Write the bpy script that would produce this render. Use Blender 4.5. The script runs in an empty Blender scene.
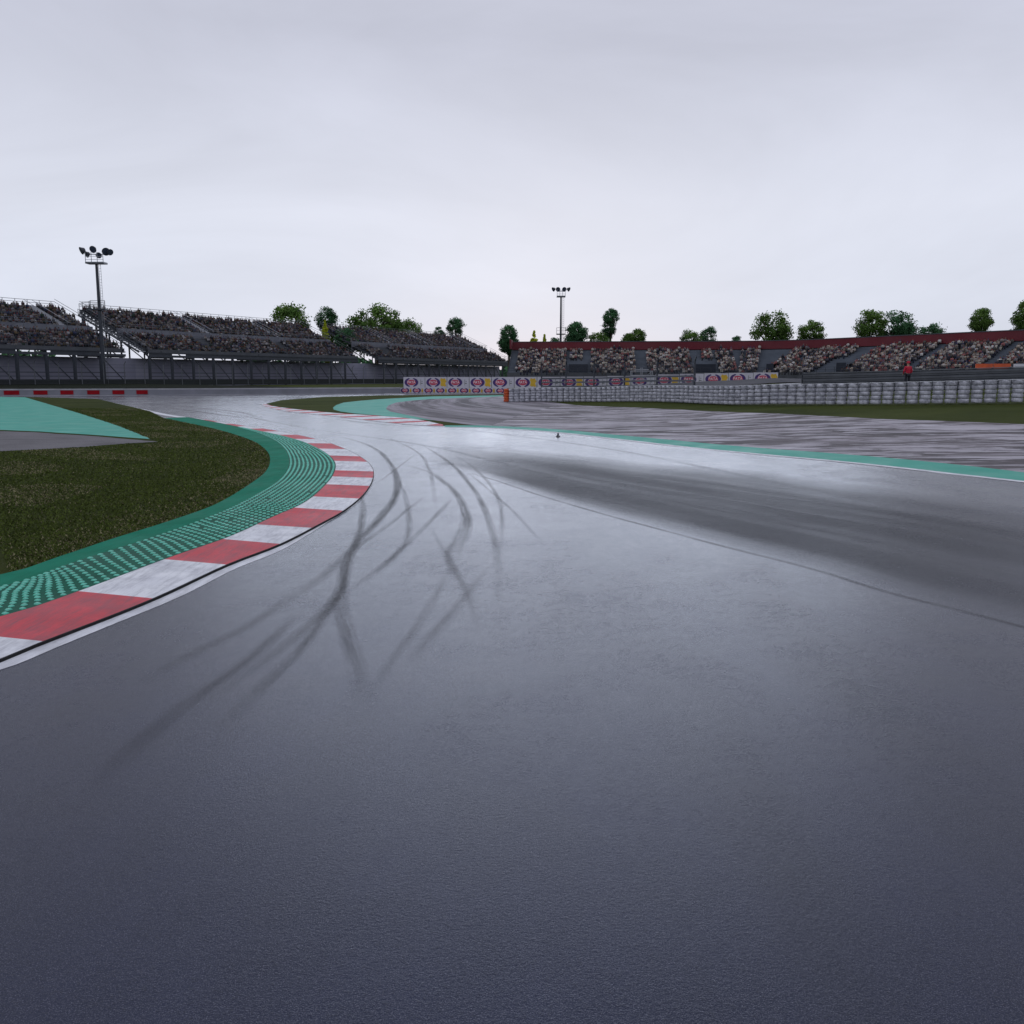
import bpy, bmesh, math, random
import numpy as np
from mathutils import Vector, Matrix
from mathutils.geometry import delaunay_2d_cdt
random.seed(7); RNG = np.random.default_rng(7)
SC = bpy.context.scene; COL = SC.collection
PI = math.pi

# ------------------------------------------------------------------ camera
F = 900.0; H = 2.2; PITCH = math.atan(134.0/F)
cam_d = bpy.data.cameras.new('camera'); cam = bpy.data.objects.new('camera', cam_d); COL.objects.link(cam)
cam.location = (0, 0, H); cam.rotation_euler = (PI/2-PITCH, 0, 0)
cam_d.sensor_width = 36; cam_d.lens = F/1024*36; cam_d.clip_end = 6000; cam_d.clip_start = 0.05
SC.camera = cam
SC.view_settings.view_transform = 'Standard'; SC.view_settings.look = 'None'
SC.view_settings.exposure = 0
cp, sp = math.cos(PITCH), math.sin(PITCH)

# ------------------------------------------------------------------ terrain height
HS = [-9, 0.0, .10, .21, .29, .43, .57, 1.2]
HY = [21, 30, 45, 60, 80, 100, 125, 180, 500, 6000]
HT = [[0]*10,
      [0, 0, 0, 0, 0, 0, 0, .8, 1, 1],
      [0, 0, 0, 0, .25, 1.25, 1.1, 1.6, 2, 2],
      [0, 0, .06, .27, 1.0, 1.85, 1.2, 2.0, 2, 2],
      [0, .03, .30, .66, 1.5, 2.25, 1.3, 2.0, 2, 2],
      [0, .13, .58, .98, 1.35, 1.9, 2.0, 2.4, 3, 3],
      [0, .2, .85, 1.15, 1.45, 1.9, 2.4, 3.0, 3, 3],
      [0, .25, .95, 1.2, 1.5, 1.9, 2.4, 3.0, 3, 3]]
def hz(x, y):
    if y <= HY[0]: return 0.0
    s = x/y
    s = max(HS[0], min(HS[-1]-1e-6, s)); yy = min(y, HY[-1]-1)
    i = max(k for k in range(len(HS)-1) if HS[k] <= s)
    j = max(k for k in range(len(HY)-1) if HY[k] <= yy)
    a = (s-HS[i])/(HS[i+1]-HS[i]); b = (yy-HY[j])/(HY[j+1]-HY[j])
    return (HT[i][j]*(1-a)+HT[i+1][j]*a)*(1-b)+(HT[i][j+1]*(1-a)+HT[i+1][j+1]*a)*b
def ray(px, py):
    dx, dy = px-512, py-512
    return Vector((dx, F*cp-dy*sp, -F*sp-dy*cp))
def at(px, py, Y):
    d = ray(px, py); t = Y/d.y
    return Vector((d.x*t, Y, H+d.z*t))
def xat(px, Y, py=378): return at(px, py, Y).x
def gp(px, py):
    """ground point seen at a place in the photograph"""
    d = ray(px, py); y = 1.5; prev = None
    while y < 400:
        t = y/d.y; z = H+d.z*t; g = hz(d.x*t, y)
        if z <= g:
            lo, hi = prev, y
            for _ in range(24):
                m = (lo+hi)/2; t = m/d.y
                if H+d.z*t <= hz(d.x*t, m): hi = m
                else: lo = m
            t = hi/d.y
            return (d.x*t, hi)
        prev = y; y *= 1.01
    t = 400/d.y
    return (d.x*t, 400)

# ------------------------------------------------------------------ materials
def nodes(name):
    m = bpy.data.materials.new(name); m.use_nodes = True
    nt = m.node_tree; b = nt.nodes['Principled BSDF']
    return m, nt, b
def N(nt, t, **kw):
    n = nt.nodes.new(t)
    for k, v in kw.items(): setattr(n, k, v)
    return n
def coords(nt, kind='Object', scale=(1, 1, 1), rot=0):
    tc = N(nt, 'ShaderNodeTexCoord'); mp = N(nt, 'ShaderNodeMapping')
    mp.inputs['Scale'].default_value = scale; mp.inputs['Rotation'].default_value = (0, 0, rot)
    nt.links.new(tc.outputs[kind], mp.inputs[0]); return mp.outputs[0]
def noise(nt, co, scale, detail=4, rough=.55, lo=0.3, hi=0.7, dist=0):
    n = N(nt, 'ShaderNodeTexNoise'); n.inputs['Scale'].default_value = scale; n.inputs['Distortion'].default_value = dist
    n.inputs['Detail'].default_value = detail; n.inputs['Roughness'].default_value = rough
    nt.links.new(co, n.inputs['Vector'])
    r = N(nt, 'ShaderNodeMapRange'); r.inputs['From Min'].default_value = lo; r.inputs['From Max'].default_value = hi
    nt.links.new(n.outputs['Fac'], r.inputs['Value'])
    return r.outputs[0]
def mixc(nt, fac, a, b):
    m = N(nt, 'ShaderNodeMix', data_type='RGBA')
    for sock, v in ((m.inputs[0], fac), (m.inputs[6], a), (m.inputs[7], b)):
        if isinstance(v, bpy.types.NodeSocket): nt.links.new(v, sock)
        elif isinstance(v, (int, float)): sock.default_value = v
        else: sock.default_value = (*v, 1)
    return m.outputs[2]
def math_(nt, op, a, b=None):
    m = N(nt, 'ShaderNodeMath', operation=op)
    for k, v in enumerate((a, b)):
        if v is None: continue
        if isinstance(v, (int, float)): m.inputs[k].default_value = v
        else: nt.links.new(v, m.inputs[k])
    return m.outputs[0]
def maprange(nt, v, a, b, c, d):
    r = N(nt, 'ShaderNodeMapRange'); nt.links.new(v, r.inputs[0])
    for k, x in zip((1, 2, 3, 4), (a, b, c, d)): r.inputs[k].default_value = x
    return r.outputs[0]
def bump(nt, b, h, strength=.3, dist=.01):
    n = N(nt, 'ShaderNodeBump'); n.inputs['Strength'].default_value = strength; n.inputs['Distance'].default_value = dist
    nt.links.new(h, n.inputs['Height']); nt.links.new(n.outputs[0], b.inputs['Normal'])
def simple(name, c1, c2=None, rough=.6, scale=3, metal=0, spec=.5, kind='Object'):
    m, nt, b = nodes(name)
    c2 = c2 or tuple(x*.65 for x in c1)
    co = coords(nt, kind)
    nt.links.new(mixc(nt, noise(nt, co, scale), c1, c2), b.inputs['Base Color'])
    nt.links.new(maprange(nt, noise(nt, co, scale*2.3), 0, 1, max(.05, rough-.1), min(1, rough+.1)), b.inputs['Roughness'])
    b.inputs['Metallic'].default_value = metal; b.inputs['Specular IOR Level'].default_value = spec
    return m

def mat_asphalt():
    m, nt, b = nodes('wet asphalt')
    co = coords(nt); big = noise(nt, co, .16, 3, .5, .35, .65); mid = noise(nt, co, 1.3, 5, .6, .3, .7)
    fine = noise(nt, co, 70, 3, .7, .3, .7); grit = noise(nt, co, 190, 2, .6, .3, .7)
    streak = noise(nt, coords(nt, scale=(1, .13, 1), rot=math.radians(-30)), 1.1, 5, .6, .3, .7)
    c = mixc(nt, mid, (.012, .015, .036), (.021, .025, .054))
    c = mixc(nt, math_(nt, 'MULTIPLY', streak, .45), c, (.016, .017, .023))
    c = mixc(nt, math_(nt, 'MULTIPLY', maprange(nt, grit, .55, 1, 0, 1), .8), c, (.13, .13, .17))
    c = mixc(nt, math_(nt, 'MULTIPLY', maprange(nt, fine, .62, 1, 0, 1), .5), c, (.014, .014, .018))
    nt.links.new(c, b.inputs['Base Color'])
    r = math_(nt, 'ADD', maprange(nt, big, 0, 1, .14, .23), maprange(nt, streak, 0, 1, -.03, .05))
    r = math_(nt, 'ADD', r, maprange(nt, fine, 0, 1, -.05, .07))
    r = math_(nt, 'ADD', r, maprange(nt, mid, 0, 1, -.035, .05)); patch = noise(nt, co, 9, 4, .7, .3, .7)
    r = math_(nt, 'ADD', r, maprange(nt, patch, 0, 1, -.03, .05))
    nt.links.new(r, b.inputs['Roughness']); b.inputs['IOR'].default_value = 1.33; b.inputs['Specular Tint'].default_value = (.62, .71, 1.0, 1)
    bump(nt, b, math_(nt, 'ADD', fine, math_(nt, 'MULTIPLY', grit, .6)), .60, .0016)
    return m
def mat_sheen(name, col, rough, alpha_max=1.0, along=7., across=.35, spec=.5, lo=.35, hi=.7, edge=.25, ends=.1, edge0=None):
    """film on the road: rubber, a darker lane, standing water; fades at the edges (UV: u along in metres, v across 0..1, second map: u 0..1)"""
    m, nt, b = nodes(name)
    uv = N(nt, 'ShaderNodeUVMap'); uv.uv_map = 'metres'
    mp = N(nt, 'ShaderNodeMapping'); mp.inputs['Scale'].default_value = (1/along, 1/across, 1); nt.links.new(uv.outputs[0], mp.inputs[0])
    n = noise(nt, mp.outputs[0], 1, 6, .62, lo, hi)
    u2 = N(nt, 'ShaderNodeUVMap'); u2.uv_map = 'unit'
    s = N(nt, 'ShaderNodeSeparateXYZ'); nt.links.new(u2.outputs[0], s.inputs[0])
    def fade(v, e, e0=None):
        if e <= 0: return None
        a = maprange(nt, v, 0, e0 or e, 0, 1); c = maprange(nt, v, 1-e, 1, 1, 0); return math_(nt, 'MINIMUM', a, c)
    f = n
    for q in (fade(s.outputs[0], ends), fade(s.outputs[1], edge, edge0)):
        if q is not None: f = math_(nt, 'MULTIPLY', f, q)
    g = noise(nt, coords(nt), 60, 3, .7, .25, .6)
    f = math_(nt, 'MULTIPLY', math_(nt, 'MULTIPLY', f, g), alpha_max)
    nt.links.new(f, b.inputs['Alpha'])
    b.inputs['Base Color'].default_value = (*col, 1); b.inputs['Roughness'].default_value = rough
    b.inputs['Specular IOR Level'].default_value = spec
    return m
def mat_paint(name, c1, c2, rough=.6, wear=(.05, .05, .06), wearamt=.35, spec=.3, sc=2.2):
    m, nt, b = nodes(name); co = coords(nt)
    c = mixc(nt, noise(nt, co, sc, 4), c1, c2)
    w = noise(nt, coords(nt, scale=(1, .12, 1), rot=math.radians(22)), 12, 5, .75, .44, .76)
    c = mixc(nt, math_(nt, 'MULTIPLY', w, wearamt), c, wear)
    g = noise(nt, co, 130, 2, .6, .3, .7)
    c = mixc(nt, math_(nt, 'MULTIPLY', noise(nt, co, 1.7, 5, .7, .48, .7), wearamt*.6), c, wear)
    c = mixc(nt, math_(nt, 'MULTIPLY', g, .22), c, tuple(x*.45 for x in c1))
    nt.links.new(c, b.inputs['Base Color'])
    nt.links.new(maprange(nt, noise(nt, co, .9, 3), 0, 1, rough-.1, rough+.12), b.inputs['Roughness'])
    b.inputs['Specular IOR Level'].default_value = spec
    bump(nt, b, g, .25, .003); return m
def mat_grass(name, dark, mid, dead, deadamt=.6, sc=1.0):
    m, nt, b = nodes(name); co = coords(nt)
    a = noise(nt, coords(nt, scale=(.6, 1, 1), rot=.2), .35*sc, 6, .7, .36, .64); f = noise(nt, co, 22*sc, 5, .75, .3, .7)
    patch = noise(nt, coords(nt, scale=(.35, 1, 1), rot=.25), .55*sc, 5, .65, .5, .72)
    speck = noise(nt, co, 34*sc, 4, .8, .5, .64)
    c = mixc(nt, a, dark, mid)
    c = mixc(nt, math_(nt, 'MULTIPLY', f, .6), c, tuple(x*.35 for x in dark))
    c = mixc(nt, math_(nt, 'MULTIPLY', math_(nt, 'MULTIPLY', patch, speck), deadamt), c, dead)
    nt.links.new(c, b.inputs['Base Color']); b.inputs['Roughness'].default_value = .95; b.inputs['Specular IOR Level'].default_value = .08
    bump(nt, b, f, .7, .05); return m
def mat_runoff(name, rot, light=(.66, .62, .68), dark=(.058, .048, .052), lo=.50, polar=None, spec=.35):
    m, nt, b = nodes(name)
    if polar:
        tc = N(nt, 'ShaderNodeTexCoord'); mp = N(nt, 'ShaderNodeMapping'); nt.links.new(tc.outputs['Object'], mp.inputs[0])
        mp.inputs['Location'].default_value = (-polar[0], -polar[1]*polar[2], 0); mp.inputs['Scale'].default_value = (1, polar[2], 1)
        s = N(nt, 'ShaderNodeSeparateXYZ'); nt.links.new(mp.outputs[0], s.inputs[0])
        ln = N(nt, 'ShaderNodeVectorMath', operation='LENGTH'); nt.links.new(mp.outputs[0], ln.inputs[0])
        an = math_(nt, 'ARCTAN2', s.outputs[1], s.outputs[0])
        cb = N(nt, 'ShaderNodeCombineXYZ'); nt.links.new(ln.outputs['Value'], cb.inputs[0]); nt.links.new(math_(nt, 'MULTIPLY', an, 2.2), cb.inputs[1])
        c1 = cb.outputs[0]; a = noise(nt, c1, .55, 4, .6, .46, .58); bb = noise(nt, c1, 1.3, 3, .6, .5, .62)
    else:
        a = noise(nt, coords(nt, scale=(.20, .70, 1), rot=rot), 1.0, 6, .66, lo, lo+.07, .9)
        bb = noise(nt, coords(nt, scale=(.22, .9, 1), rot=rot+.35), 1.3, 6, .66, lo+.01, lo+.07, 1.0)
    k = noise(nt, coords(nt), .35, 4, .6, .35, .65); g = noise(nt, coords(nt), 30, 3, .7, .3, .7)
    s_ = math_(nt, 'MAXIMUM', a, math_(nt, 'MULTIPLY', bb, .75))
    base = mixc(nt, k, dark, tuple(x*2.1 for x in dark))
    c = mixc(nt, math_(nt, 'MULTIPLY', s_, maprange(nt, k, 0, 1, .95, .55)), base, light)
    c = mixc(nt, math_(nt, 'MULTIPLY', g, .35), c, tuple(x*.8 for x in dark))
    nt.links.new(c, b.inputs['Base Color']); b.inputs['Roughness'].default_value = .7; b.inputs['Specular IOR Level'].default_value = spec
    bump(nt, b, g, .5, .02); return m
def mat_attr(name, rough=.85, dirt=.25):
    m, nt, b = nodes(name); a = N(nt, 'ShaderNodeAttribute'); a.attribute_name = 'Col'
    c = mixc(nt, math_(nt, 'MULTIPLY', noise(nt, coords(nt), 5, 3), dirt), a.outputs['Color'], (.02, .02, .02))
    nt.links.new(c, b.inputs['Base Color']); b.inputs['Roughness'].default_value = rough; b.inputs['Specular IOR Level'].default_value = .2
    return m
def mat_net(name, cover, col):
    m, nt, b = nodes(name); b.inputs['Base Color'].default_value = (*col, 1); b.inputs['Roughness'].default_value = .7
    co = coords(nt); v = noise(nt, co, .5, 3)
    nt.links.new(maprange(nt, v, 0, 1, cover*.8, cover*1.2), b.inputs['Alpha']); return m
def mat_leaf(name, c1, c2):
    m, nt, b = nodes(name); co = coords(nt); a = N(nt, 'ShaderNodeAttribute'); a.attribute_name = 'Col'
    c = mixc(nt, noise(nt, co, .35, 4, .6, .35, .65), c1, c2)
    mm = N(nt, 'ShaderNodeMix', data_type='RGBA', blend_type='MULTIPLY'); mm.inputs[0].default_value = 1
    nt.links.new(c, mm.inputs[6]); nt.links.new(a.outputs['Color'], mm.inputs[7])
    nt.links.new(mm.outputs[2], b.inputs['Base Color']); b.inputs['Roughness'].default_value = .75; b.inputs['Specular IOR Level'].default_value = .15
    return m
M = dict(
    asphalt=mat_asphalt(),
    rubber=mat_sheen('rubber laid on wet asphalt', (.012, .012, .018), .6, .55, 1.8, .10, .3, .32, .66, .42, .25),
    rubber_dark=mat_sheen('fresh rubber on asphalt', (.010, .010, .014), .58, .80, 1.8, .09, .3, .28, .62, .42, .30),
    rubber_or_shade_faint=mat_sheen('old rubber or shade on asphalt', (.012, .012, .016), .6, .38, 3, .15, .3, .3, .65, .45, .3),  # also paints the shaded wet strip below the far kerb
    lane=mat_sheen('darker driven lane', (.019, .020, .029), .62, .97, 20, 1.5, .3, .12, .52, .42, .32, edge0=.12),
    seam=mat_sheen('asphalt seam', (.02, .02, .026), .6, .6, 1.2, .06, .3, .3, .6, .3, .06),
    water=mat_sheen('standing water film', (.16, .16, .19), .22, .5, 5, .8, .9, .3, .6, .4, .3),
    white_line=mat_paint('worn white line paint', (.86, .87, .90), (.74, .75, .80), .5, wearamt=.4),
    kerb_white=mat_paint('kerb white paint', (.92, .93, .95), (.78, .79, .83), .6, wear=(.20, .20, .24), wearamt=.62, spec=.15),
    kerb_red=mat_paint('kerb red paint', (.74, .10, .12), (.60, .085, .10), .6, wear=(.22, .12, .14), wearamt=.85, spec=.12),
    kerb_edge=simple('kerb joint', (.012, .012, .014), rough=.8),
    turf_green=mat_paint('green painted asphalt', (.010, .19, .11), (.016, .25, .155), .75, wearamt=.3, wear=(.015, .06, .04), spec=.04, sc=1.2),
    green_dark=mat_paint('green kerb base', (.012, .115, .072), (.016, .15, .095), .7, wearamt=.4, wear=(.01, .03, .02), sc=6, spec=.1),
    green_bump=mat_paint('green kerb ridge', (.20, .72, .56), (.12, .58, .42), .4, wearamt=.25, wear=(.03, .12, .09), sc=8),
    turquoise=mat_paint('turquoise runoff paint', (.085, .43, .33), (.07, .37, .28), .6, wearamt=.12, wear=(.05, .18, .14), spec=.12, sc=.5),
    grass=mat_grass('rough verge grass', (.034, .050, .007), (.070, .088, .014), (.26, .23, .13), .85),
    grass_far=mat_grass('mown grass', (.045, .062, .011), (.085, .105, .022), (.10, .095, .03), .5, .5),
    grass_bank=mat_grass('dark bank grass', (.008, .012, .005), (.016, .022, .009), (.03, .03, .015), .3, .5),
    runoff=mat_runoff('gravel marked runoff', math.radians(14)),
    runoff_arc=mat_runoff('runoff with curved tracks', 0, light=(.40, .37, .41), dark=(.055, .047, .054), polar=(14, 95, .42)),
    runoff_left=mat_runoff('left runoff', .1, light=(.16, .15, .16), dark=(.075, .07, .075)),
    road_far=simple('far road asphalt', (.09, .09, .10), (.06, .06, .07), .9, .3, spec=.1),
    concrete=simple('weathered concrete', (.13, .135, .155), (.085, .09, .105), .85, .6),
    concrete_light=simple('pale concrete', (.40, .41, .44), (.28, .29, .32), .8, .6),
    stand_grey=simple('grandstand deck', (.085, .092, .105), (.055, .06, .07), .8, .5),
    stand_walk=simple('walkway wall', (.17, .18, .21), (.12, .125, .15), .8, .5),
    stand_back=simple('under stand wall', (.34, .34, .43), (.22, .22, .30), .8, .12),
    seat_blue=simple('empty blue grey seating', (.12, .14, .17), (.085, .10, .125), .7, .4),
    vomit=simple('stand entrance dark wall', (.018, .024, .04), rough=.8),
    steel=simple('painted dark steel', (.030, .038, .055), (.02, .025, .035), .5, 2),
    steel_grey=simple('galvanised steel', (.16, .17, .19), (.10, .11, .12), .45, 2, .5),
    steel_light=simple('pale galvanised steel', (.45, .47, .50), (.3, .31, .34), .5, 2, .2),
    red_wall=simple('dark red stand wall', (.15, .010, .020), (.10, .008, .015), .7, .12),
    tyre=simple('white painted tyre', (.62, .62, .68), (.22, .225, .26), .6, 4),
    tyre_dark=simple('bare rubber tyre', (.05, .05, .06), (.03, .03, .035), .7, 3),
    belt=simple('tyre wall white strap', (.78, .79, .84), (.55, .56, .6), .6, 2),
    orange=simple('orange paint', (.62, .10, .02), (.42, .06, .015), .6, 2),
    wall_grey=simple('grey barrier paint', (.21, .215, .25), (.15, .155, .18), .6, .6),
    wall_red=simple('red barrier paint', (.28, .006, .012), (.20, .005, .010), .7, 1.5, spec=.1),
    wall_cap=simple('pale barrier cap', (.40, .40, .43), (.28, .28, .31), .6, 1),
    armco=simple('dark guard rail', (.11, .12, .14), (.07, .075, .09), .5, 1, .1),
    board_white=simple('ad board white', (.58, .56, .62), (.46, .45, .52), .5, .8),
    ad_purple=simple('ad purple', (.055, .02, .16), (.04, .015, .12), .5, 2),
    ad_red=simple('ad red', (.55, .03, .08), (.42, .02, .07), .5, 2),
    ad_yellow=simple('ad yellow', (.68, .42, .03), (.55, .34, .02), .5, 2),
    ad_text=simple('ad lettering', (.8, .74, .78), (.7, .62, .66), .5, 2),
    ad_dark=simple('ad small print', (.08, .10, .07), rough=.5),
    crowd=mat_attr('crowd clothing'),
    net=mat_net('debris netting', .20, (.03, .035, .045)),
    leaf_a=mat_leaf('leaves mid green', (.07, .15, .03), (.14, .24, .05)),
    leaf_b=mat_leaf('leaves blue green', (.045, .125, .055), (.075, .185, .075)),
    leaf_y=mat_leaf('leaves yellow green', (.30, .36, .02), (.42, .46, .03)),
    bark=simple('bark', (.06, .045, .032), rough=.9),
    lamp_body=simple('floodlight body', (.03, .035, .05), rough=.4),
    lamp_glass=simple('floodlight glass', (.06, .08, .12), (.04, .05, .08), .15, 2),
    skin=simple('skin', (.45, .25, .17), (.38, .2, .13), .6, 20),
    cloth_red=simple('red jacket', (.55, .012, .05), (.38, .01, .03), .8, 12),
    cloth_dark=simple('dark trousers', (.015, .017, .028), rough=.85),
    plastic_white=simple('white plastic', (.6, .62, .66), (.45, .47, .5), .5, 1),
)

# ------------------------------------------------------------------ objects
def tag(o, label=None, cat=None, group=None, kind=None):
    if label: o['label'] = label
    if cat: o['category'] = cat
    if group: o['group'] = group
    if kind: o['kind'] = kind
    return o
def link(name, me, parent=None, mat=None):
    o = bpy.data.objects.new(name, me); COL.objects.link(o)
    if parent is not None: o.parent = parent
    if mat is not None and me is not None:
        for q in (mat if isinstance(mat, (list, tuple)) else [mat]): me.materials.append(q)
    return o
def empty(name, loc=(0, 0, 0), rz=0, **kw):
    o = bpy.data.objects.new(name, None); o.location = loc; o.rotation_euler = (0, 0, rz); o.empty_display_size = .3
    COL.objects.link(o); return tag(o, **kw)
class MB:
    """collects shapes for ONE mesh"""
    def __init__(s): s.v = []; s.f = []; s.mi = []
    def add(s, v, f, mi=0):
        b = len(s.v); s.v += [tuple(p) for p in v]; s.f += [tuple(i+b for i in q) for q in f]; s.mi += [mi]*len(f); return s
    def frame(s, o, ax, ay, az, sx, sy, sz, mi=0):
        o = Vector(o); ax, ay, az = Vector(ax)*sx/2, Vector(ay)*sy/2, Vector(az)*sz/2
        v = [o+i*ax+j*ay+k*az for k in (-1, 1) for j in (-1, 1) for i in (-1, 1)]
        return s.add(v, [(0, 2, 3, 1), (4, 5, 7, 6), (0, 1, 5, 4), (2, 6, 7, 3), (0, 4, 6, 2), (1, 3, 7, 5)], mi)
    def box(s, c, d, mi=0): return s.frame(c, (1, 0, 0), (0, 1, 0), (0, 0, 1), *d, mi)
    def bar(s, a, b, w, h=None, mi=0):
        a, b = Vector(a), Vector(b); d = b-a; L = d.length
        if L < 1e-6: return s
        d.normalize(); up = Vector((0, 0, 1)) if abs(d.z) < .95 else Vector((0, 1, 0))
        x = d.cross(up).normalized(); z = x.cross(d)
        return s.frame((a+b)/2, x, d, z, w, L, h or w, mi)
    def tube(s, a, b, r1, r2=None, n=10, mi=0):
        a, b = Vector(a), Vector(b); r2 = r1 if r2 is None else r2; d = (b-a).normalized()
        up = Vector((0, 0, 1)) if abs(d.z) < .95 else Vector((0, 1, 0)); x = d.cross(up).normalized(); y = x.cross(d)
        v = [a+(x*math.cos(t)+y*math.sin(t))*r1 for t in [2*PI*k/n for k in range(n)]]
        v += [b+(x*math.cos(t)+y*math.sin(t))*r2 for t in [2*PI*k/n for k in range(n)]]
        return s.add(v, [(k, (k+1) % n, n+(k+1) % n, n+k) for k in range(n)]+[tuple(range(n))[::-1], tuple(range(n, 2*n))], mi)
    def build(s, name, mat, parent=None, smooth=False, bev=0):
        me = bpy.data.meshes.new(name); me.from_pydata(s.v, [], s.f)
        o = link(name, me, parent, mat)
        me.polygons.foreach_set('material_index', s.mi)
        if smooth: me.polygons.foreach_set('use_smooth', [True]*len(me.polygons))
        if bev:
            bm = bmesh.new(); bm.from_mesh(me); bmesh.ops.bevel(bm, geom=bm.edges[:], offset=bev, segments=2, affect='EDGES', clamp_overlap=True); bm.to_mesh(me); bm.free()
        me.update(); return o

def densify(pts, step=None, closed=True, smooth=True, curved=True):
    """Catmull-Rom through world points"""
    n = len(pts); out = []
    rng = range(n) if closed else range(n-1)
    for i in rng:
        p1, p2 = Vector(pts[i]), Vector(pts[(i+1) % n])
        p0 = Vector(pts[(i-1) % n]) if (closed or i > 0) else p1*2-p2
        p3 = Vector(pts[(i+2) % n]) if (closed or i < n-2) else p2*2-p1
        L = (p2-p1).length; k = max(1, int(L/(step or 1)))
        for j in range(k):
            t = j/k
            if curved:
                q = .5*((2*p1)+(-p0+p2)*t+(2*p0-5*p1+4*p2-p3)*t*t+(-p0+3*p1-3*p2+p3)*t**3)
            else: q = p1.lerp(p2, t)
            out.append(q)
    if not closed: out.append(Vector(pts[-1]))
    return out
def sheet(name, poly, z, mat, grid=2.0, jag=0, label=None, parent=None):
    """a surface lying on the terrain inside a world-space outline"""
    pts = [Vector(p[:2]) for p in poly]
    if jag: pts = [p+Vector((random.uniform(-jag, jag), random.uniform(-jag, jag))) for p in pts]
    n = len(pts); edges = [(i, (i+1) % n) for i in range(n)]
    xs = [p.x for p in pts]; ys = [p.y for p in pts]
    X0, X1, Y0, Y1 = min(xs), max(xs), min(ys), max(ys)
    g = max(grid, (X1-X0)/140, (Y1-Y0)/140)
    allp = list(pts)
    if max(hz(p.x, p.y) for p in pts) > .001:
        y = Y0+g/2
        while y < Y1:
            x = X0+g/2
            while x < X1:
                allp.append(Vector((x, y))); x += g
            y += g
    vo, _, fo, _, _, _ = delaunay_2d_cdt(allp, edges, [], 2, 1e-5)
    # keep inside faces only
    def inside(c):
        r = False; j = n-1
        for i in range(n):
            a, b = pts[i], pts[j]
            if (a.y > c.y) != (b.y > c.y) and c.x < (b.x-a.x)*(c.y-a.y)/(b.y-a.y)+a.x: r = not r
            j = i
        return r
    fo = [f for f in fo if inside(sum((vo[i] for i in f), Vector((0, 0)))/len(f))]
    me = bpy.data.meshes.new(name); me.from_pydata([(v.x, v.y, hz(v.x, v.y)+z) for v in vo], [], fo)
    bm = bmesh.new(); bm.from_mesh(me); bmesh.ops.recalc_face_normals(bm, faces=bm.faces)
    for f in bm.faces:
        if f.normal.z < 0: f.normal_flip()
    bm.verts.ensure_lookup_table(); loose = [v for v in bm.verts if not v.link_faces]; bmesh.ops.delete(bm, geom=loose)
    bm.to_mesh(me); bm.free()
    o = link(name, me, parent, mat); o['kind'] = 'structure'; return o
def px_poly(pxs, step=.6, curved=True): return densify([gp(*p) for p in pxs], step, True, curved=curved)
def curve_px(pxs, step=.3, curved=True): return densify([gp(*p) for p in pxs], step, False, curved=curved)
def resample(line, n):
    L = [0]
    for a, b in zip(line, line[1:]): L.append(L[-1]+(b-a).length)
    out = []; j = 0
    for k in range(n):
        t = L[-1]*k/(n-1)
        while j < len(line)-2 and L[j+1] < t: j += 1
        s = (t-L[j])/max(1e-9, L[j+1]-L[j]); out.append(line[j].lerp(line[j+1], min(1, s)))
    return out, L[-1]
def normals2(line):
    o = []
    for i in range(len(line)):
        d = (line[min(i+1, len(line)-1)]-line[max(i-1, 0)]); d = d.normalized(); o.append(Vector((-d.y, d.x)))
    return o
def strip(name, A, B, z, mat, profile=None, nv=2, parent=None):
    """ribbon between two equally sampled lines, with UVs; profile(t)->extra height"""
    n = len(A); vs = []; L = [0]; W = (A[0]-B[0]).length
    for i in range(n-1): L.append(L[-1]+((A[i+1]+B[i+1])/2-(A[i]+B[i])/2).length)
    for i in range(n):
        for j in range(nv):
            t = j/(nv-1); p = A[i].lerp(B[i], t); vs.append((p.x, p.y, hz(p.x, p.y)+z+(profile(t, i) if profile else 0)))
    fs = []; uvm = []; uvu = []
    for i in range(n-1):
        for j in range(nv-1):
            q = [(i, j), (i+1, j), (i+1, j+1), (i, j+1)]
            fs.append([a*nv+b for a, b in q])
            for a, b in q:
                w = (A[a]-B[a]).length
                uvm.append((L[a], w*b/(nv-1))); uvu.append((a/(n-1), b/(nv-1)))
    me = bpy.data.meshes.new(name); me.from_pydata(vs, [], fs)
    u1 = me.uv_layers.new(name='metres'); u2 = me.uv_layers.new(name='unit')
    u1.data.foreach_set('uv', [c for p in uvm for c in p]); u2.data.foreach_set('uv', [c for p in uvu for c in p])
    bm = bmesh.new(); bm.from_mesh(me)
    if sum(f.normal.z for f in bm.faces) < 0: bmesh.ops.reverse_faces(bm, faces=bm.faces)
    bm.to_mesh(me); bm.free()
    o = link(name, me, parent, mat); return o

# ------------------------------------------------------------------ ground
def ground():
    xs = sorted(set([-3000, -1500, -800, -500, -350, 350, 500, 800, 1500, 3000]+list(range(-250, 251, 5))))
    ys = sorted(set([-600, -300, -120, -60, -20, 300, 340, 400, 500, 700, 1000, 2000, 4000]+list(range(0, 260, 4))))
    v = [(x, y, hz(x, y)-.06) for y in ys for x in xs]; nx = len(xs)
    f = [(j*nx+i, j*nx+i+1, (j+1)*nx+i+1, (j+1)*nx+i) for j in range(len(ys)-1) for i in range(nx-1)]
    me = bpy.data.meshes.new('ground'); me.from_pydata(v, [], f)
    o = link('ground', me, None, M['grass_far']); o['kind'] = 'structure'
ground()
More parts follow.
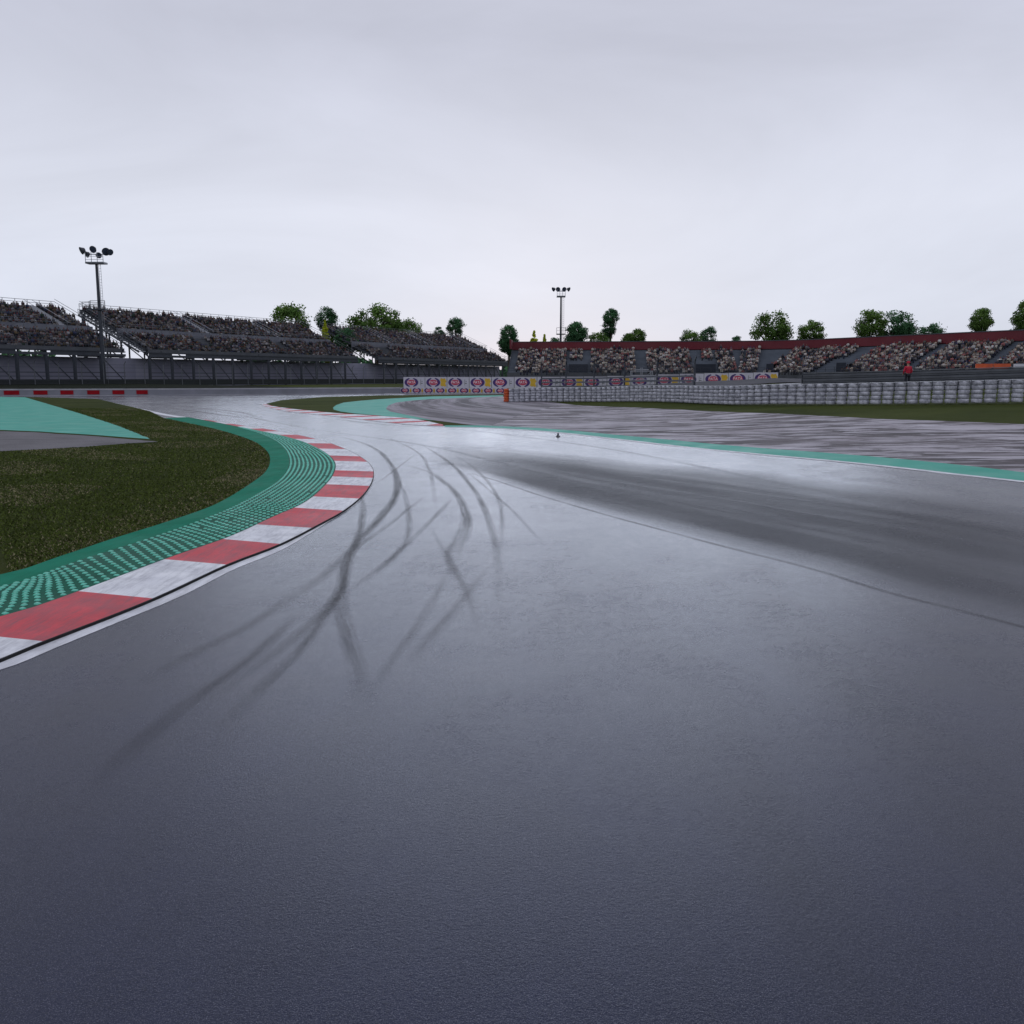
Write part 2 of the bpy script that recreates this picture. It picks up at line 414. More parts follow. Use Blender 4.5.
# main track asphalt: everything paved
trk = [(-70, -25), (60, -25), (60, 5)]
trk += [gp(2500, 666), gp(1600, 546), gp(1024, 475.5), gp(754, 449.5), gp(622, 436.7), gp(556, 430.2), gp(490, 426.6), gp(476, 426), gp(500, 396)]
trk += [(xat(500, 125), 125), (xat(402, 132), 132), (xat(300, 127), 127), (xat(150, 119), 119), (xat(0, 112), 112), (-110, 96), (-110, -25)]
sheet('track', densify(trk, 3, True, curved=False), -.02, M['asphalt'], 2.0)

# left kerb and its green aprons --------------------------------------------------
outer = [(-420, 792), (-150, 706), (0, 660), (37, 644.6), (150, 600.5), (227, 565), (281, 544), (320, 524), (344, 510.6), (363, 495), (372, 481), (373, 470), (366, 461), (352, 452.5), (332, 444), (308.6, 437.4), (273, 430.3), (242, 425.6), (219, 421.8), (187.5, 417.2)]
inner = [(-420, 700), (-150, 651), (0, 622), (84, 594), (172, 560.6), (230, 540), (273, 520), (305, 505), (324, 489), (334, 475.5), (335, 464), (325, 454), (305, 443.4), (281, 436), (254, 430), (226.6, 424.4), (205, 420.3), (187, 417)]
tex = [(-420, 640), (-150, 611), (0, 589.5), (78, 563), (156, 538), (219, 514.5), (258, 495), (281, 479), (289, 464), (285, 450.5), (273, 440), (254, 431.9), (230, 425.6), (205, 420.9), (186.8, 417.3)]
gedge = [(-420, 618), (-150, 596), (0, 575.5), (58.6, 557.5), (117, 538), (168, 522), (215, 505), (246, 487), (265.6, 472), (270, 460), (265.6, 450), (250, 440), (219, 430), (187.5, 423), (164, 418.2)]
NS = 700
OUT, LK = resample(curve_px(outer), NS)
INN, _ = resample(curve_px(inner), NS)
TEX, _ = resample(curve_px(tex), NS)
GED, _ = resample(curve_px(gedge), NS)
# match cross-sections: nearest point of inner line to each outer point
def foot(line, ref):
    out = []; j = 0
    nn = normals2(ref)
    for i, p in enumerate(ref):
        best = None
        for k in range(max(0, j-25), min(len(line), j+60)):
            d = (line[k]-p); c = abs(d.dot(Vector((nn[i].y, -nn[i].x))))+.15*d.length
            if best is None or c < best[0]: best = (c, k)
        j = max(j, best[1]); out.append(j)
    # spread repeated feet
    idx = np.interp(np.arange(len(out)), [i for i in range(0, len(out), 20)]+[len(out)-1], [out[i] for i in range(0, len(out), 20)]+[len(line)-1])
    r = []
    for t in idx:
        a = int(t); b = min(a+1, len(line)-1); r.append(line[a].lerp(line[b], t-a))
    return r
INm = foot(INN, OUT)
# kerb surface: blocks alternate, transitions follow the photograph
def solve_px(px, line=None):
    best = None
    for i, p in enumerate(OUT):
        d = Vector((p.x, p.y, 0))-Vector((0, 0, H)); yy = 512-F*(d.z*cp+d.y*sp)/(d.y*cp-d.z*sp); xx = 512+F*d.x/(d.y*cp-d.z*sp)
        c = (xx-px[0])**2+(yy-px[1])**2
        if best is None or c < best[0]: best = (c, i)
    return best[1]
trans_px = [(41, 643), (152, 600.5), (226.5, 565), (281, 544.5), (312, 528), (343, 510.6), (359, 499), (371, 487), (373, 478), (372, 472), (367, 462.5), (359, 457), (345, 450), (331, 443.6), (316, 439), (297, 434.6), (279, 431), (262, 428.4), (246, 426), (232, 423.6), (219, 421.6), (206, 419.8)]
tr = sorted(set(solve_px(p) for p in trans_px))
step0 = tr[1]-tr[0]
pre = []
k = tr[0]-step0
while k > 0: pre.append(k); k -= step0
bounds = [0]+sorted(pre)+tr+[NS-1]
first_red = bounds.index(tr[0])   # block starting at tr[0] is red
def kf(i): return 1-.93*min(1, max(0, (i/NS-.45)/.3))
def kerb_prof(t, i): return .006+.045*t*kf(i)
KMB = MB()
for bi in range(len(bounds)-1):
    a, b = bounds[bi], bounds[bi+1]
    if b <= a: continue
    red = ((bi-first_red) % 2 == 0)
    for i in range(a, b):
        for j in range(3):
            t0, t1 = j/3, (j+1)/3; q = []
            for (ii, t) in ((i, t0), (i+1, t0), (i+1, t1), (i, t1)):
                p = OUT[ii].lerp(INm[ii], t); q.append((p.x, p.y, kerb_prof(t, ii)))
            KMB.add(q, [(0, 1, 2, 3)], 0 if red else 1)
    # front lip
for i in range(NS-1):
    a, b = OUT[i], OUT[i+1]
    KMB.add([(a.x, a.y, -.02), (b.x, b.y, -.02), (b.x, b.y, .006), (a.x, a.y, .006)], [(0, 1, 2, 3)], 2)
kerb = KMB.build('kerb', [M['kerb_red'], M['kerb_white'], M['kerb_edge']])
kerb['kind'] = 'structure'
nO = normals2(OUT)
sgn = -1 if (INm[200]-OUT[200]).dot(nO[200]) > 0 else 1
lineA = [p+n*sgn*.012 for p, n in zip(OUT, nO)]
w = [.13+.01*math.sin(i*.05) for i in range(NS)]
_a, _b = solve_px((255, 554)), solve_px((325, 521))
fw = lambda i: 1-.92*min(1, max(0, (i-_a)/(_b-_a)))
lineB = [p+n*sgn*(.012+fw(i)*.15+.008*math.sin(i*.21)+.006*random.random()) for i, (p, n) in enumerate(zip(OUT, nO))]
o = strip('track_edge_line', lineA, lineB, -.0175, M['white_line']); o['kind'] = 'structure'
o = strip('kerb_joint', [p+n*sgn*.009 for p, n in zip(OUT, nO)], [p-n*sgn*.002 for p, n in zip(OUT, nO)], .010, M['kerb_edge']); o['kind'] = 'structure'
# green textured band between kerb and smooth green
TXm = foot(TEX, INm)
GEm = foot(GED, TXm)
o = strip('ridged_green_kerb', INm, TXm, .004, M['green_dark'], lambda t, i: kf(i)*(.045-.020*t)+.001, nv=4); o['kind'] = 'structure'
o = strip('green_apron', TXm, GEm, .005, M['turf_green'], lambda t, i: kf(i)*(.024-.018*t)+.001, nv=4); o['kind'] = 'structure'
# ridges
RB = MB()
stepm = LK/NS; row = 3.0
def lerpi(L, i): k = int(i); f = i-k; return L[k].lerp(L[k+1], f)
while row < NS-40:
    i = row; row += .185/stepm
    wd = (lerpi(INm, i)-lerpi(TXm, i)).length
    if wd < .15: continue
    n = max(3, int(wd/.098))
    for j in range(n):
        t = (j+.5)/n; ii = i+1.05*t*wd/stepm
        if ii > NS-3 or random.random() < .01: continue
        a, b = lerpi(INm, ii), lerpi(TXm, ii); c = a.lerp(b, t); d = (b-a).normalized(); tdir = (lerpi(INm, ii+1)-a).normalized()
        z = .005+kf(ii)*(.045-.020*t); L_, W_ = .020+.010*random.random(), .021+.008*random.random(); q = []
        for (du, dv, dz) in ((-L_, -W_, 0), (L_, -W_, 0), (L_, W_, 0), (-L_, W_, 0), (-L_*.5, -W_*.7, .014), (L_*.6, -W_*.7, .014), (L_*.6, W_*.7, .014), (-L_*.5, W_*.7, .014)):
            p = c+tdir*(-du)+d*dv; q.append((p.x, p.y, z+dz))
        RB.add(q, [(0, 1, 5, 4), (1, 2, 6, 5), (2, 3, 7, 6), (3, 0, 4, 7), (4, 5, 6, 7)])
o = RB.build('kerb_ridges', M['green_bump']); o['kind'] = 'structure'

# grass left of it
gl = list(reversed(GEm))[::3]
far_edge = [gp(150, 411.3), gp(133, 407), gp(117, 403.5), gp(103.5, 400.3), gp(98, 399), gp(60, 397.8), gp(25, 397)]
poly = [Vector(p) for p in far_edge[::-1]]
poly = [Vector(gp(-250, 396.5))]+poly+gl+[Vector((-60, 3))]
POLY_GRASS = poly
sheet('grass_verge', poly, .002, M['grass'], 3, jag=.0)
def tri(a): return px_poly(a, .8, False)
sheet('turquoise_runoff', px_poly([(-300, 394.5), (0, 396.9), (25, 397.3), (78, 413), (117, 425.5), (151, 439.3), (98, 435.4), (39, 431.7), (0, 430), (-300, 424)], .35, False), .009, M['turquoise'], jag=.03)
sheet('paved_runoff', px_poly([(-300, 425), (0, 431), (39, 432.7), (98, 436.6), (160, 442), (129, 443.5), (85, 447), (40, 449.5), (0, 451.5), (-300, 462)], .5, False), .006, M['runoff_left'], jag=.06)
# white line along the inside at the far left
A = curve_px([(103, 400.2), (133, 406.8), (164, 413.4), (187, 417)], .3)
for off in (0,):
    n = normals2(A); o = strip('track_edge_line', A, [p-q*.55 for p, q in zip(A, n)], -.008, M['kerb_white']); o['kind'] = 'structure'

# island -----------------------------------------------------------------------
sheet('grass_island', px_poly([(264, 404.2), (281, 400), (321, 397), (381, 395.2), (501, 394.2), (503, 395.2), (475, 426.6), (445, 425.9), (431, 422), (416, 419.7), (381, 416.6), (331, 413), (290, 409.0)], .5, False), -.012, M['grass_far'], jag=.05)
sheet('turquoise_island_runoff', px_poly([(333, 407.5), (336, 405), (343.5, 402.5), (360, 400.7), (381, 399), (431, 396.4), (503, 395.2), (503, 397.5), (470, 400), (470, 423), (416, 418.9), (386, 416), (355, 413.3), (341, 411.5), (334, 409.5)], .4, False), -.006, M['turquoise'], jag=.02)
sheet('curved_runoff', px_poly([(386, 409), (388, 405.6), (396, 402.5), (412, 400.5), (431, 399), (501, 396.3), (545, 401), (575, 405), (556, 412), (560, 420), (545, 428.8), (490, 426), (475, 425.5), (431, 419.9), (405, 414.5), (390, 411.5)], .5, False), 0, M['runoff_arc'], grid=2)
sheet('paved_runoff_right', px_poly([(560, 404.5), (600, 406.4), (680, 409.6), (754, 413), (886, 419.3), (1024, 424.3), (1500, 470), (2500, 560), (2500, 661), (1600, 543.5), (1024, 473), (754, 447.8), (622, 435.8), (556, 429.4), (490, 426.2), (520, 415)], 1.0, False), .006, M['runoff'], grid=2)
# green edge strip and white line at right
GU = [(445, 425.6), (490, 425.9), (556, 429.4), (622, 435.6), (690, 442), (754, 447.7), (1024, 472.8), (1600, 543), (2500, 660)]
GL = [(445, 426.6), (490, 427.4), (556, 431.6), (622, 438.8), (690, 446.5), (754, 452.6), (1024, 480.2), (1600, 552), (2500, 674)]
U, _ = resample(curve_px(GU, .5), 200); L2, _ = resample(curve_px(GL, .5), 200)
Lm = foot(L2, U)
o = strip('green_edge_strip', U, Lm, .010, M['turquoise'], lambda t, i: -.0225*t); o['kind'] = 'structure'
n = normals2(Lm); sg = 1 if (U[120]-Lm[120]).dot(n[120]) < 0 else -1
o = strip('track_edge_line', Lm, [p+q*sg*.26 for p, q in zip(Lm, n)], -.0135, M['kerb_white']); o['kind'] = 'structure'
# far kerb
o1 = [(261.5, 404), (266, 406.6), (281, 410.2), (305, 413.3), (331, 416), (381, 421.6), (411, 424.6), (443, 426)]
i1 = [(263.5, 402.7), (271, 406), (290, 409), (311, 411.2), (331, 413.2), (381, 416.6), (416, 419.9), (443, 425.3)]
A, LL = resample(curve_px(o1, .3), 160); B, _ = resample(curve_px(i1, .3), 160); Bm = foot(B, A)
K2 = MB(); nb = 22
for i in range(159):
    t = i/159; red = (t*nb/2) % 1 > .66
    q = [(A[i].x, A[i].y, .006), (A[i+1].x, A[i+1].y, .006), (Bm[i+1].x, Bm[i+1].y, .04), (Bm[i].x, Bm[i].y, .04)]
    K2.add(q, [(0, 1, 2, 3)], 0 if red else 1)
    K2.add([(A[i].x, A[i].y, -.02), (A[i+1].x, A[i+1].y, -.02), (A[i+1].x, A[i+1].y, .006), (A[i].x, A[i].y, .006)], [(0, 1, 2, 3)], 1)
o = K2.build('far_kerb', [M['kerb_red'], M['kerb_white']]); o['kind'] = 'structure'

# marks on the road -----------------------------------------------------------
LAY = [0]
def mark(name, pts, width, mat, ztop=None, w2=None):
    if name == 'tyre_or_shade_mark': width *= 1.05
    A, L = resample(curve_px(pts, .3), max(24, 8*len(pts))); n = normals2(A); w2 = w2 or width
    LAY[0] += 1; z = -.017+.0006*(LAY[0] % 14)
    l = []; r = []
    for i, (p, q) in enumerate(zip(A, n)):
        w = width+(w2-width)*i/(len(A)-1)
        l.append(p+q*w/2); r.append(p-q*w/2)
    o = strip(name, l, r, z, M[mat]); o['kind'] = 'structure'; return o
c3 = lambda L: [(300+x/3.413, 420+y/3.413) for x, y in L]
mark('tyre_or_shade_mark', c3([(120, 50), (210, 75), (270, 105), (310, 150), (330, 200), (325, 260), (280, 320), (225, 385), (170, 445), (90, 520), (0, 580), (-170, 690), (-480, 850)]), .17, 'rubber_dark', w2=.22)
mark('tyre_or_shade_mark', c3([(300, 130), (335, 190), (340, 225), (310, 290), (250, 360), (200, 410)]), .10, 'rubber')
mark('tyre_or_shade_mark', c3([(330, 190), (360, 260), (372, 330), (365, 400), (330, 450), (270, 510), (170, 560)]), .10, 'rubber', w2=.16)
mark('tyre_or_shade_mark', c3([(430, 255), (370, 300), (300, 355), (230, 405), (180, 440), (150, 470)]), .11, 'rubber')
mark('tyre_or_shade_mark', c3([(205, 230), (215, 300), (205, 370), (185, 430), (165, 470), (150, 530), (130, 590), (60, 670), (-90, 790), (-330, 960)]), .13, 'rubber_dark', w2=.18)
mark('tyre_or_shade_mark', c3([(170, 440), (150, 480), (145, 560), (140, 640), (180, 780), (215, 980)]), .14, 'rubber', w2=.22)
mark('tyre_or_shade_mark', c3([(285, 55), (350, 80), (410, 115), (440, 165), (450, 200), (465, 300)]), .12, 'rubber')
mark('tyre_or_shade_mark', c3([(355, 150), (440, 175), (500, 215), (545, 265), (572, 330), (568, 380), (545, 430), (530, 480)]), .17, 'rubber_dark')
mark('tyre_or_shade_mark', c3([(540, 260), (558, 330), (540, 390), (505, 450), (520, 500), (560, 560), (580, 620), (610, 720)]), .12, 'rubber', w2=.16)
mark('tyre_or_shade_mark', c3([(410, 80), (470, 115), (530, 160), (590, 230), (630, 300), (655, 370), (670, 430), (675, 520), (672, 640)]), .15, 'rubber_dark', w2=.14)
mark('tyre_or_shade_mark', c3([(520, 115), (580, 150), (635, 200), (675, 260), (690, 320), (685, 390), (678, 470)]), .11, 'rubber')
mark('tyre_or_shade_mark', c3([(560, 165), (650, 240), (730, 310), (800, 385), (850, 430)]), .07, 'rubber')
mark('tyre_or_shade_mark', c3([(440, 345), (480, 310), (520, 265)]), .09, 'rubber_or_shade_faint')
mark('tyre_or_shade_mark', c3([(520, 262), (450, 335), (370, 415), (270, 500), (150, 590)]), .10, 'rubber', w2=.13)
mark('tyre_or_shade_mark', c3([(445, 360), (480, 420), (520, 485), (560, 560)]), .09, 'rubber_or_shade_faint')
mark('tyre_or_shade_mark', c3([(660, 480), (600, 550), (530, 640), (440, 740), (360, 840)]), .11, 'rubber_or_shade_faint', w2=.2)
mark('tyre_or_shade_mark', c3([(145, 90), (150, 200), (155, 330)]), .10, 'rubber_or_shade_faint')
mark('tyre_or_shade_mark', c3([(400, 110), (340, 155), (280, 200), (240, 225)]), .09, 'rubber_or_shade_faint')
mark('tyre_or_shade_mark', c3([(-40, 600), (-180, 700), (-330, 770), (-560, 900)]), .16, 'rubber_or_shade_faint')
mark('tyre_or_shade_mark', [(300, 610), (255, 652), (200, 690), (140, 738), (90, 790)], .16, 'rubber', w2=.2)
mark('tyre_or_shade_mark', [(345, 585), (310, 635), (270, 676), (215, 730)], .13, 'rubber', w2=.15)
mark('tyre_or_shade_mark', [(455, 560), (420, 620), (390, 660), (365, 700)], .12, 'rubber_or_shade_faint')
mark('tyre_or_shade_mark', [(130, 402), (190, 407), (240, 412), (262, 419)], .5, 'rubber')
mark('tyre_or_shade_mark', [(170, 408), (210, 413), (245, 418)], .35, 'rubber_dark')
mark('tyre_or_shade_mark', [(180, 405), (230, 413), (270, 421), (330, 432)], .3, 'rubber_or_shade_faint')
mark('tyre_or_shade_mark', [(300, 428), (350, 434), (430, 446), (530, 470), (640, 505)], .3, 'rubber_or_shade_faint')
mark('tyre_or_shade_mark', [(395, 423), (470, 430), (600, 447), (760, 478), (960, 520)], .35, 'rubber_or_shade_faint')
# shade and wet below the far kerb, painted as a dark strip, no rubber
mark('tyre_or_shade_mark', [(331, 418), (381, 424), (430, 427)], .8, 'rubber_or_shade_faint')
# lane right of the seam
seam = [(420, 462), (470, 472), (502, 481.6), (542, 495), (600, 512), (637, 522), (712, 542), (812, 567), (887, 590), (1024, 625), (1300, 700)]
upr = [(440, 440), (480, 444), (540, 450), (600, 456), (660, 463), (720, 466), (800, 475), (900, 488), (1024, 505), (1150, 525), (1400, 565)]
A, _ = resample(curve_px(seam, .4), 120); B, _ = resample(curve_px(upr, .4), 120)
o = strip('worn_lane', A, B, -.0175, M['lane']); o['kind'] = 'structure'
mark('asphalt_seam', seam[1:], .10, 'seam')
for pts, w in (([(505, 433), (545, 435.5), (595, 438)], .9),):
    mark('wet_patch', pts, w, 'water')

# ------------------------------------------------------------------ grass blades on the near verge
def inside_poly(x, y, P):
    r = np.zeros(len(x), bool); j = len(P)-1
    for i in range(len(P)):
        a, b = P[i], P[j]
        if a.y != b.y:
            c = ((a.y > y) != (b.y > y)) & (x < (b.x-a.x)*(y-a.y)/(b.y-a.y)+a.x); r ^= c
        j = i
    return r
def grass_blades():
    n = 330000
    y = 6.5+(RNG.random(n)**1.7)*60; x = -RNG.random(n)*(y*.62)+.5
    k = inside_poly(x, y, POLY_GRASS); x, y = x[k], y[k]
    px = 512+900*x/y; py = 378+900*2.2/y
    TQ = px_poly([(-300, 394.5), (0, 396.9), (25, 397.3), (78, 413), (117, 425.5), (151, 439.3), (160, 442), (129, 443.5), (85, 447), (40, 449.5), (0, 451.5), (-300, 462)], .8, False)
    k = (px > -120) & ~inside_poly(x, y, TQ)
    x, y = x[k], y[k]; n = len(x)
    h = .012+.022*RNG.random(n); w = (.006+.006*RNG.random(n))*(1+y*.06); a = RNG.random(n)*6.283
    lx = (RNG.random(n)-.5)*.05; ly = (RNG.random(n)-.5)*.05
    v = np.zeros((n, 3, 3)); v[:, 0] = np.c_[x-np.cos(a)*w, y-np.sin(a)*w, np.zeros(n)]; v[:, 1] = np.c_[x+np.cos(a)*w, y+np.sin(a)*w, np.zeros(n)]
    v[:, 2] = np.c_[x+lx, y+ly, h]
    me = bpy.data.meshes.new('grass'); me.vertices.add(n*3); me.vertices.foreach_set('co', v.ravel())
    me.loops.add(n*3); me.loops.foreach_set('vertex_index', np.arange(n*3)); me.polygons.add(n)
    me.polygons.foreach_set('loop_start', np.arange(n)*3); me.polygons.foreach_set('loop_total', np.full(n, 3)); me.update(calc_edges=True)
    pat = np.sin(x*.9+y*.35+1.3*np.sin(y*.5))*np.sin(y*.75+x*.2)
    E_ = np.array([(p.x, p.y) for p in GEm[::8]]); dist = np.full(n, 9.)
    for q in E_: dist = np.minimum(dist, np.hypot(x-q[0], y-q[1]))
    dead = RNG.random(n) < np.clip(.03+.34*(pat > .35)+.30*np.clip(1-dist/1.4, 0, 1), 0, 1)
    c = np.where(dead[:, None], np.array([.26, .23, .13])*(.5+.7*RNG.random((n, 1))), np.array([.070, .096, .016])*(.45+1.0*RNG.random((n, 1))))
    col = np.ones((n, 3, 4)); col[:, :, :3] = c[:, None, :]
    at_ = me.color_attributes.new('Col', 'FLOAT_COLOR', 'POINT'); at_.data.foreach_set('color', col.ravel())
    o = link('grass', me, None, mat_attr('grass blades', .9, .1))
    tag(o, 'short dark verge grass flecked with dry blades inside the near kerb', 'grass', kind='stuff')
grass_blades()

# ------------------------------------------------------------------ crowd
T_PERSON = None
def crowd(name, spots, palette, label, scale=1.0, dens=1):
    """spots: (x,y,z,facing) seat positions; each gets a seated spectator: legs, tapered torso, arms, head"""
    tv = []; tf = []; part = []
    def bx(c, d, tp=1, pt=0):
        b = len(tv)
        for k in (-1, 1):
            for j in (-1, 1):
                for i in (-1, 1):
                    s = tp if k > 0 else 1
                    tv.append((c[0]+i*d[0]/2*s, c[1]+j*d[1]/2*s, c[2]+k*d[2]/2)); part.append(pt)
        for q in [(0, 2, 3, 1), (4, 5, 7, 6), (0, 1, 5, 4), (2, 6, 7, 3), (0, 4, 6, 2), (1, 3, 7, 5)]: tf.append([b+z for z in q])
    bx((0, .25, .42), (.32, .45, .16), 1, 2); bx((0, .45, .2), (.28, .14, .4), 1, 2)       # lap, shins
    bx((0, 0, .68), (.34, .22, .52), 1.22, 0)                                             # torso
    bx((-.26, .08, .66), (.10, .2, .42), 1, 0); bx((.26, .08, .66), (.10, .2, .42), 1, 0)
    b = len(tv)                                                                          # head
    for zz, r in ((.95, .05), (1.02, .10), (1.12, .11), (1.2, .06)):
        for k in range(6): tv.append((math.cos(k*PI/3)*r, math.sin(k*PI/3)*r*1.1, zz)); part.append(3 if zz > 1.1 else 1)
    for l in range(3):
        for k in range(6): tf.append([b+l*6+k, b+l*6+(k+1) % 6, b+(l+1)*6+(k+1) % 6, b+(l+1)*6+k])
    tf.append([b+18+k for k in range(6)])
    tv = np.array(tv); part = np.array(part); n = len(spots); nv = len(tv)
    sp_ = np.array(spots); h = .92+.2*RNG.random(n); ang = sp_[:, 3]+RNG.normal(0, .25, n)
    ca, sa = np.cos(ang), np.sin(ang)
    stand = (RNG.random(n) < .10)
    tv = tv*np.array([.86, .86, .95])
    X = tv[None, :, 0]*ca[:, None]-tv[None, :, 1]*sa[:, None]; Y = tv[None, :, 0]*sa[:, None]+tv[None, :, 1]*ca[:, None]
    Z = tv[None, :, 2]*h[:, None]+stand[:, None]*.38
    V = np.stack([X+sp_[:, 0:1]+RNG.normal(0, .05, (n, 1)), Y+sp_[:, 1:2], Z+sp_[:, 2:3]-.2], -1).reshape(-1, 3)*1.0
    F_ = (np.concatenate([np.array(q) for q in tf])[None]+(np.arange(n)*nv)[:, None]).ravel()
    lt = np.tile(np.array([len(q) for q in tf]), n); ls = np.concatenate([[0], np.cumsum(lt)[:-1]])
    me = bpy.data.meshes.new(name); me.vertices.add(len(V)); me.vertices.foreach_set('co', V.ravel())
    me.loops.add(len(F_)); me.loops.foreach_set('vertex_index', F_); me.polygons.add(len(lt))
    me.polygons.foreach_set('loop_start', ls); me.polygons.foreach_set('loop_total', lt); me.update(calc_edges=True)
    pal = np.array(palette); c = pal[RNG.integers(0, len(pal), n)]*(.7+.45*RNG.random((n, 1)))
    trous = np.array([(.02, .025, .05), (.015, .015, .018), (.08, .07, .06), (.03, .03, .04)])[RNG.integers(0, 4, n)]*scale
    skin = np.array([(.42, .25, .18), (.34, .19, .13), (.22, .13, .09)])[RNG.integers(0, 3, n)]*scale
    hair = np.array([(.02, .015, .012), (.05, .03, .02), (.2, .14, .08), (.3, .3, .3), (.3, .04, .04), (.03, .05, .2)])[RNG.integers(0, 6, n)]*scale
    C = np.ones((n, nv, 4))
    for pt, arr in ((0, c), (1, skin), (2, trous), (3, hair)): C[:, part == pt, :3] = arr[:, None, :]
    a = me.color_attributes.new('Col', 'FLOAT_COLOR', 'POINT'); a.data.foreach_set('color', C.ravel())
    o = link(name, me, None, M['crowd']); tag(o, label, 'crowd', kind='stuff'); return o
PAL_L = [(.12, .12, .14), (.06, .07, .08), (.18, .17, .17), (.16, .16, .19), (.10, .11, .13), (.22, .22, .25), (.08, .09, .11), (.34, .33, .34), (.05, .05, .07), (.03, .03, .04), (.09, .045, .05), (.07, .06, .05), (.14, .12, .11), (.03, .05, .04), (.20, .17, .16), (.04, .05, .10), (.12, .09, .05), (.28, .26, .25), (.08, .05, .06)]
PAL_R = [(.55, .50, .46), (.38, .33, .30), (.06, .06, .08), (.62, .60, .58), (.28, .25, .23), (.30, .12, .12), (.08, .08, .10), (.50, .43, .36), (.20, .19, .21), (.04, .04, .06), (.5, .47, .40), (.12, .11, .10)]

# ------------------------------------------------------------------ left grandstands
LO = Vector((-79.5, 138)); LU = Vector((.48, .877)).normalized(); LV = Vector((-LU.y, LU.x))
def lp(u, v, z): p = LO+LU*u+LV*v; return Vector((p.x, p.y, z))
def u_of(px, v=0):
    s = (px-512)/(F/cp); o = LO+LV*v
    return (s*o.y-o.x)/(LU.x-s*LU.y)
ZL0, ZL1, ZU0, ZU1 = 6.9, 10.2, 10.8, 15.1
VL0, VL1, VU0, VU1 = .6, 7.6, 8.6, 18.6
NL, NU = 8, 10
BAYR = random.Random(3)
facL = math.atan2(-LV.y, -LV.x)-PI/2
def left_stand(u0, u1, aisles, gaps, name_label, crowd_label, cat='grandstand', fill=.5, ext=0):
    root = empty('grandstand', lp(u0, 0, 0), label=name_label, cat=cat, group='steel framed grandstands along the far left side')
    base = lp(u0, 0, 0)
    def rel(p): return p-base
    def P(u, v, z): return rel(lp(u, v, z))
    def tier(name, z0, z1, v0, v1, n, mat):
        m = MB(); dv = (v1-v0)/n; dz = (z1-z0)/n
        for k in range(n):
            c = P((u0+u1)/2, v0+dv*(k+.5), z0+dz*k-.13)
            m.frame(c, (LU.x, LU.y, 0), (LV.x, LV.y, 0), (0, 0, 1), u1-u0, dv-.004, .26)
            c = P((u0+u1)/2, v0+dv*(k+1)-.03, z0+dz*(k+.5)-.131)
            m.frame(c, (LU.x, LU.y, 0), (LV.x, LV.y, 0), (0, 0, 1), u1-u0-.01, .05, dz)
        return m.build(name, mat, root)
    tier('lower_terrace', ZL0, ZL1, VL0, VL1, NL, M['stand_grey']); tier('upper_terrace', ZU0, ZU1, VU0, VU1, NU, M['stand_grey'])
    m = MB(); m.frame(P((u0+u1)/2, (VL1+VU0)/2, ZL1-.2), (LU.x, LU.y, 0), (LV.x, LV.y, 0), (0, 0, 1), u1-u0, VU0-VL1, .25)
    m.frame(P((u0+u1)/2, VU0-.05, (ZL1+ZU0)/2+.35), (LU.x, LU.y, 0), (LV.x, LV.y, 0), (0, 0, 1), u1-u0, .12, ZU0-ZL1+.25)
    m.frame(P((u0+u1)/2, VU0-.0, (ZL1+ZU0)/2-.6), (LU.x, LU.y, 0), (LV.x, LV.y, 0), (0, 0, 1), u1-u0, .06, 1.6)
    m.build('walkway', M['stand_walk'], root)
    # aisle stairs, paler
    for ua in aisles:
        m = MB(); dv = (VU1-VU0)/NU; dz = (ZU1-ZU0)/NU
        for k in range(NU*2):
            m.frame(P(ua, VU0+dv*(k+.5)/2, ZU0+dz*(k)/2-.08+.1), (LU.x, LU.y, 0), (LV.x, LV.y, 0), (0, 0, 1), 1.5, dv/2-.01, .3)
        for s in (-.8, .8):
            m.bar(P(ua+s, VU0, ZU0+.9), P(ua+s, VU1, ZU1+.9), .06)
        m.build('aisle_stairs', M['concrete_light'], root)
    # parapets and rails
    m = MB(); L = u1-u0
    m.frame(P((u0+u1)/2, .52, ZL0+.05), (LU.x, LU.y, 0), (LV.x, LV.y, 0), (0, 0, 1), L, .10, .75)
    m.build('front_parapet', M['stand_grey'], root)
    m = MB()
    for zz in (ZL0+.9, ZL0+1.35, ZL0+1.8): m.bar(P(u0, .5, zz), P(u1, .5, zz), .05)
    k = u0
    while k < u1: m.bar(P(k, .5, ZL0+.3), P(k, .5, ZL0+1.8), .06); k += 2.2
    m.build('front_railing', M['steel'], root)
    m = MB()
    for zz in (ZU0+1.35, ZU0+.95): m.bar(P(u0, VU0-.15, zz), P(u1, VU0-.15, zz), .05)
    k = u0
    while k < u1: m.bar(P(k, VU0-.15, ZU0), P(k, VU0-.15, ZU0+1.35), .05); k += 2
    m.build('walkway_railing', M['steel_grey'], root)
    m = MB()
    for zz in (ZU1+.95, ZU1+.5): m.bar(P(u0, VU1+.1, zz), P(u1, VU1+.1, zz), .07)
    k = u0
    while k <= u1+.1: m.bar(P(k, VU1+.1, ZU1-1), P(k, VU1+.1, ZU1+.95), .07); k += 2.3
    for ue in (u0+.05, u1-.05):
        for dz in (.9, 1.4):
            m.bar(P(ue, VU0, ZU0+dz), P(ue, VU1, ZU1+dz), .06)
            m.bar(P(ue, VL0, ZL0+dz), P(ue, VL1, ZL1+dz), .06)
    m.build('top_railing', M['steel_grey'], root)
    # steel frame below
    m = MB()
    for zz, hh in ((6.12, .42), (6.70, .16)):
        m.bar(P(u0, .3, zz), P(u1, .3, zz), .25, hh)
    m.bar(P(u0, VU1-1, 11.2), P(u1, VU1-1, 11.2), .2, .3)
    k = u0
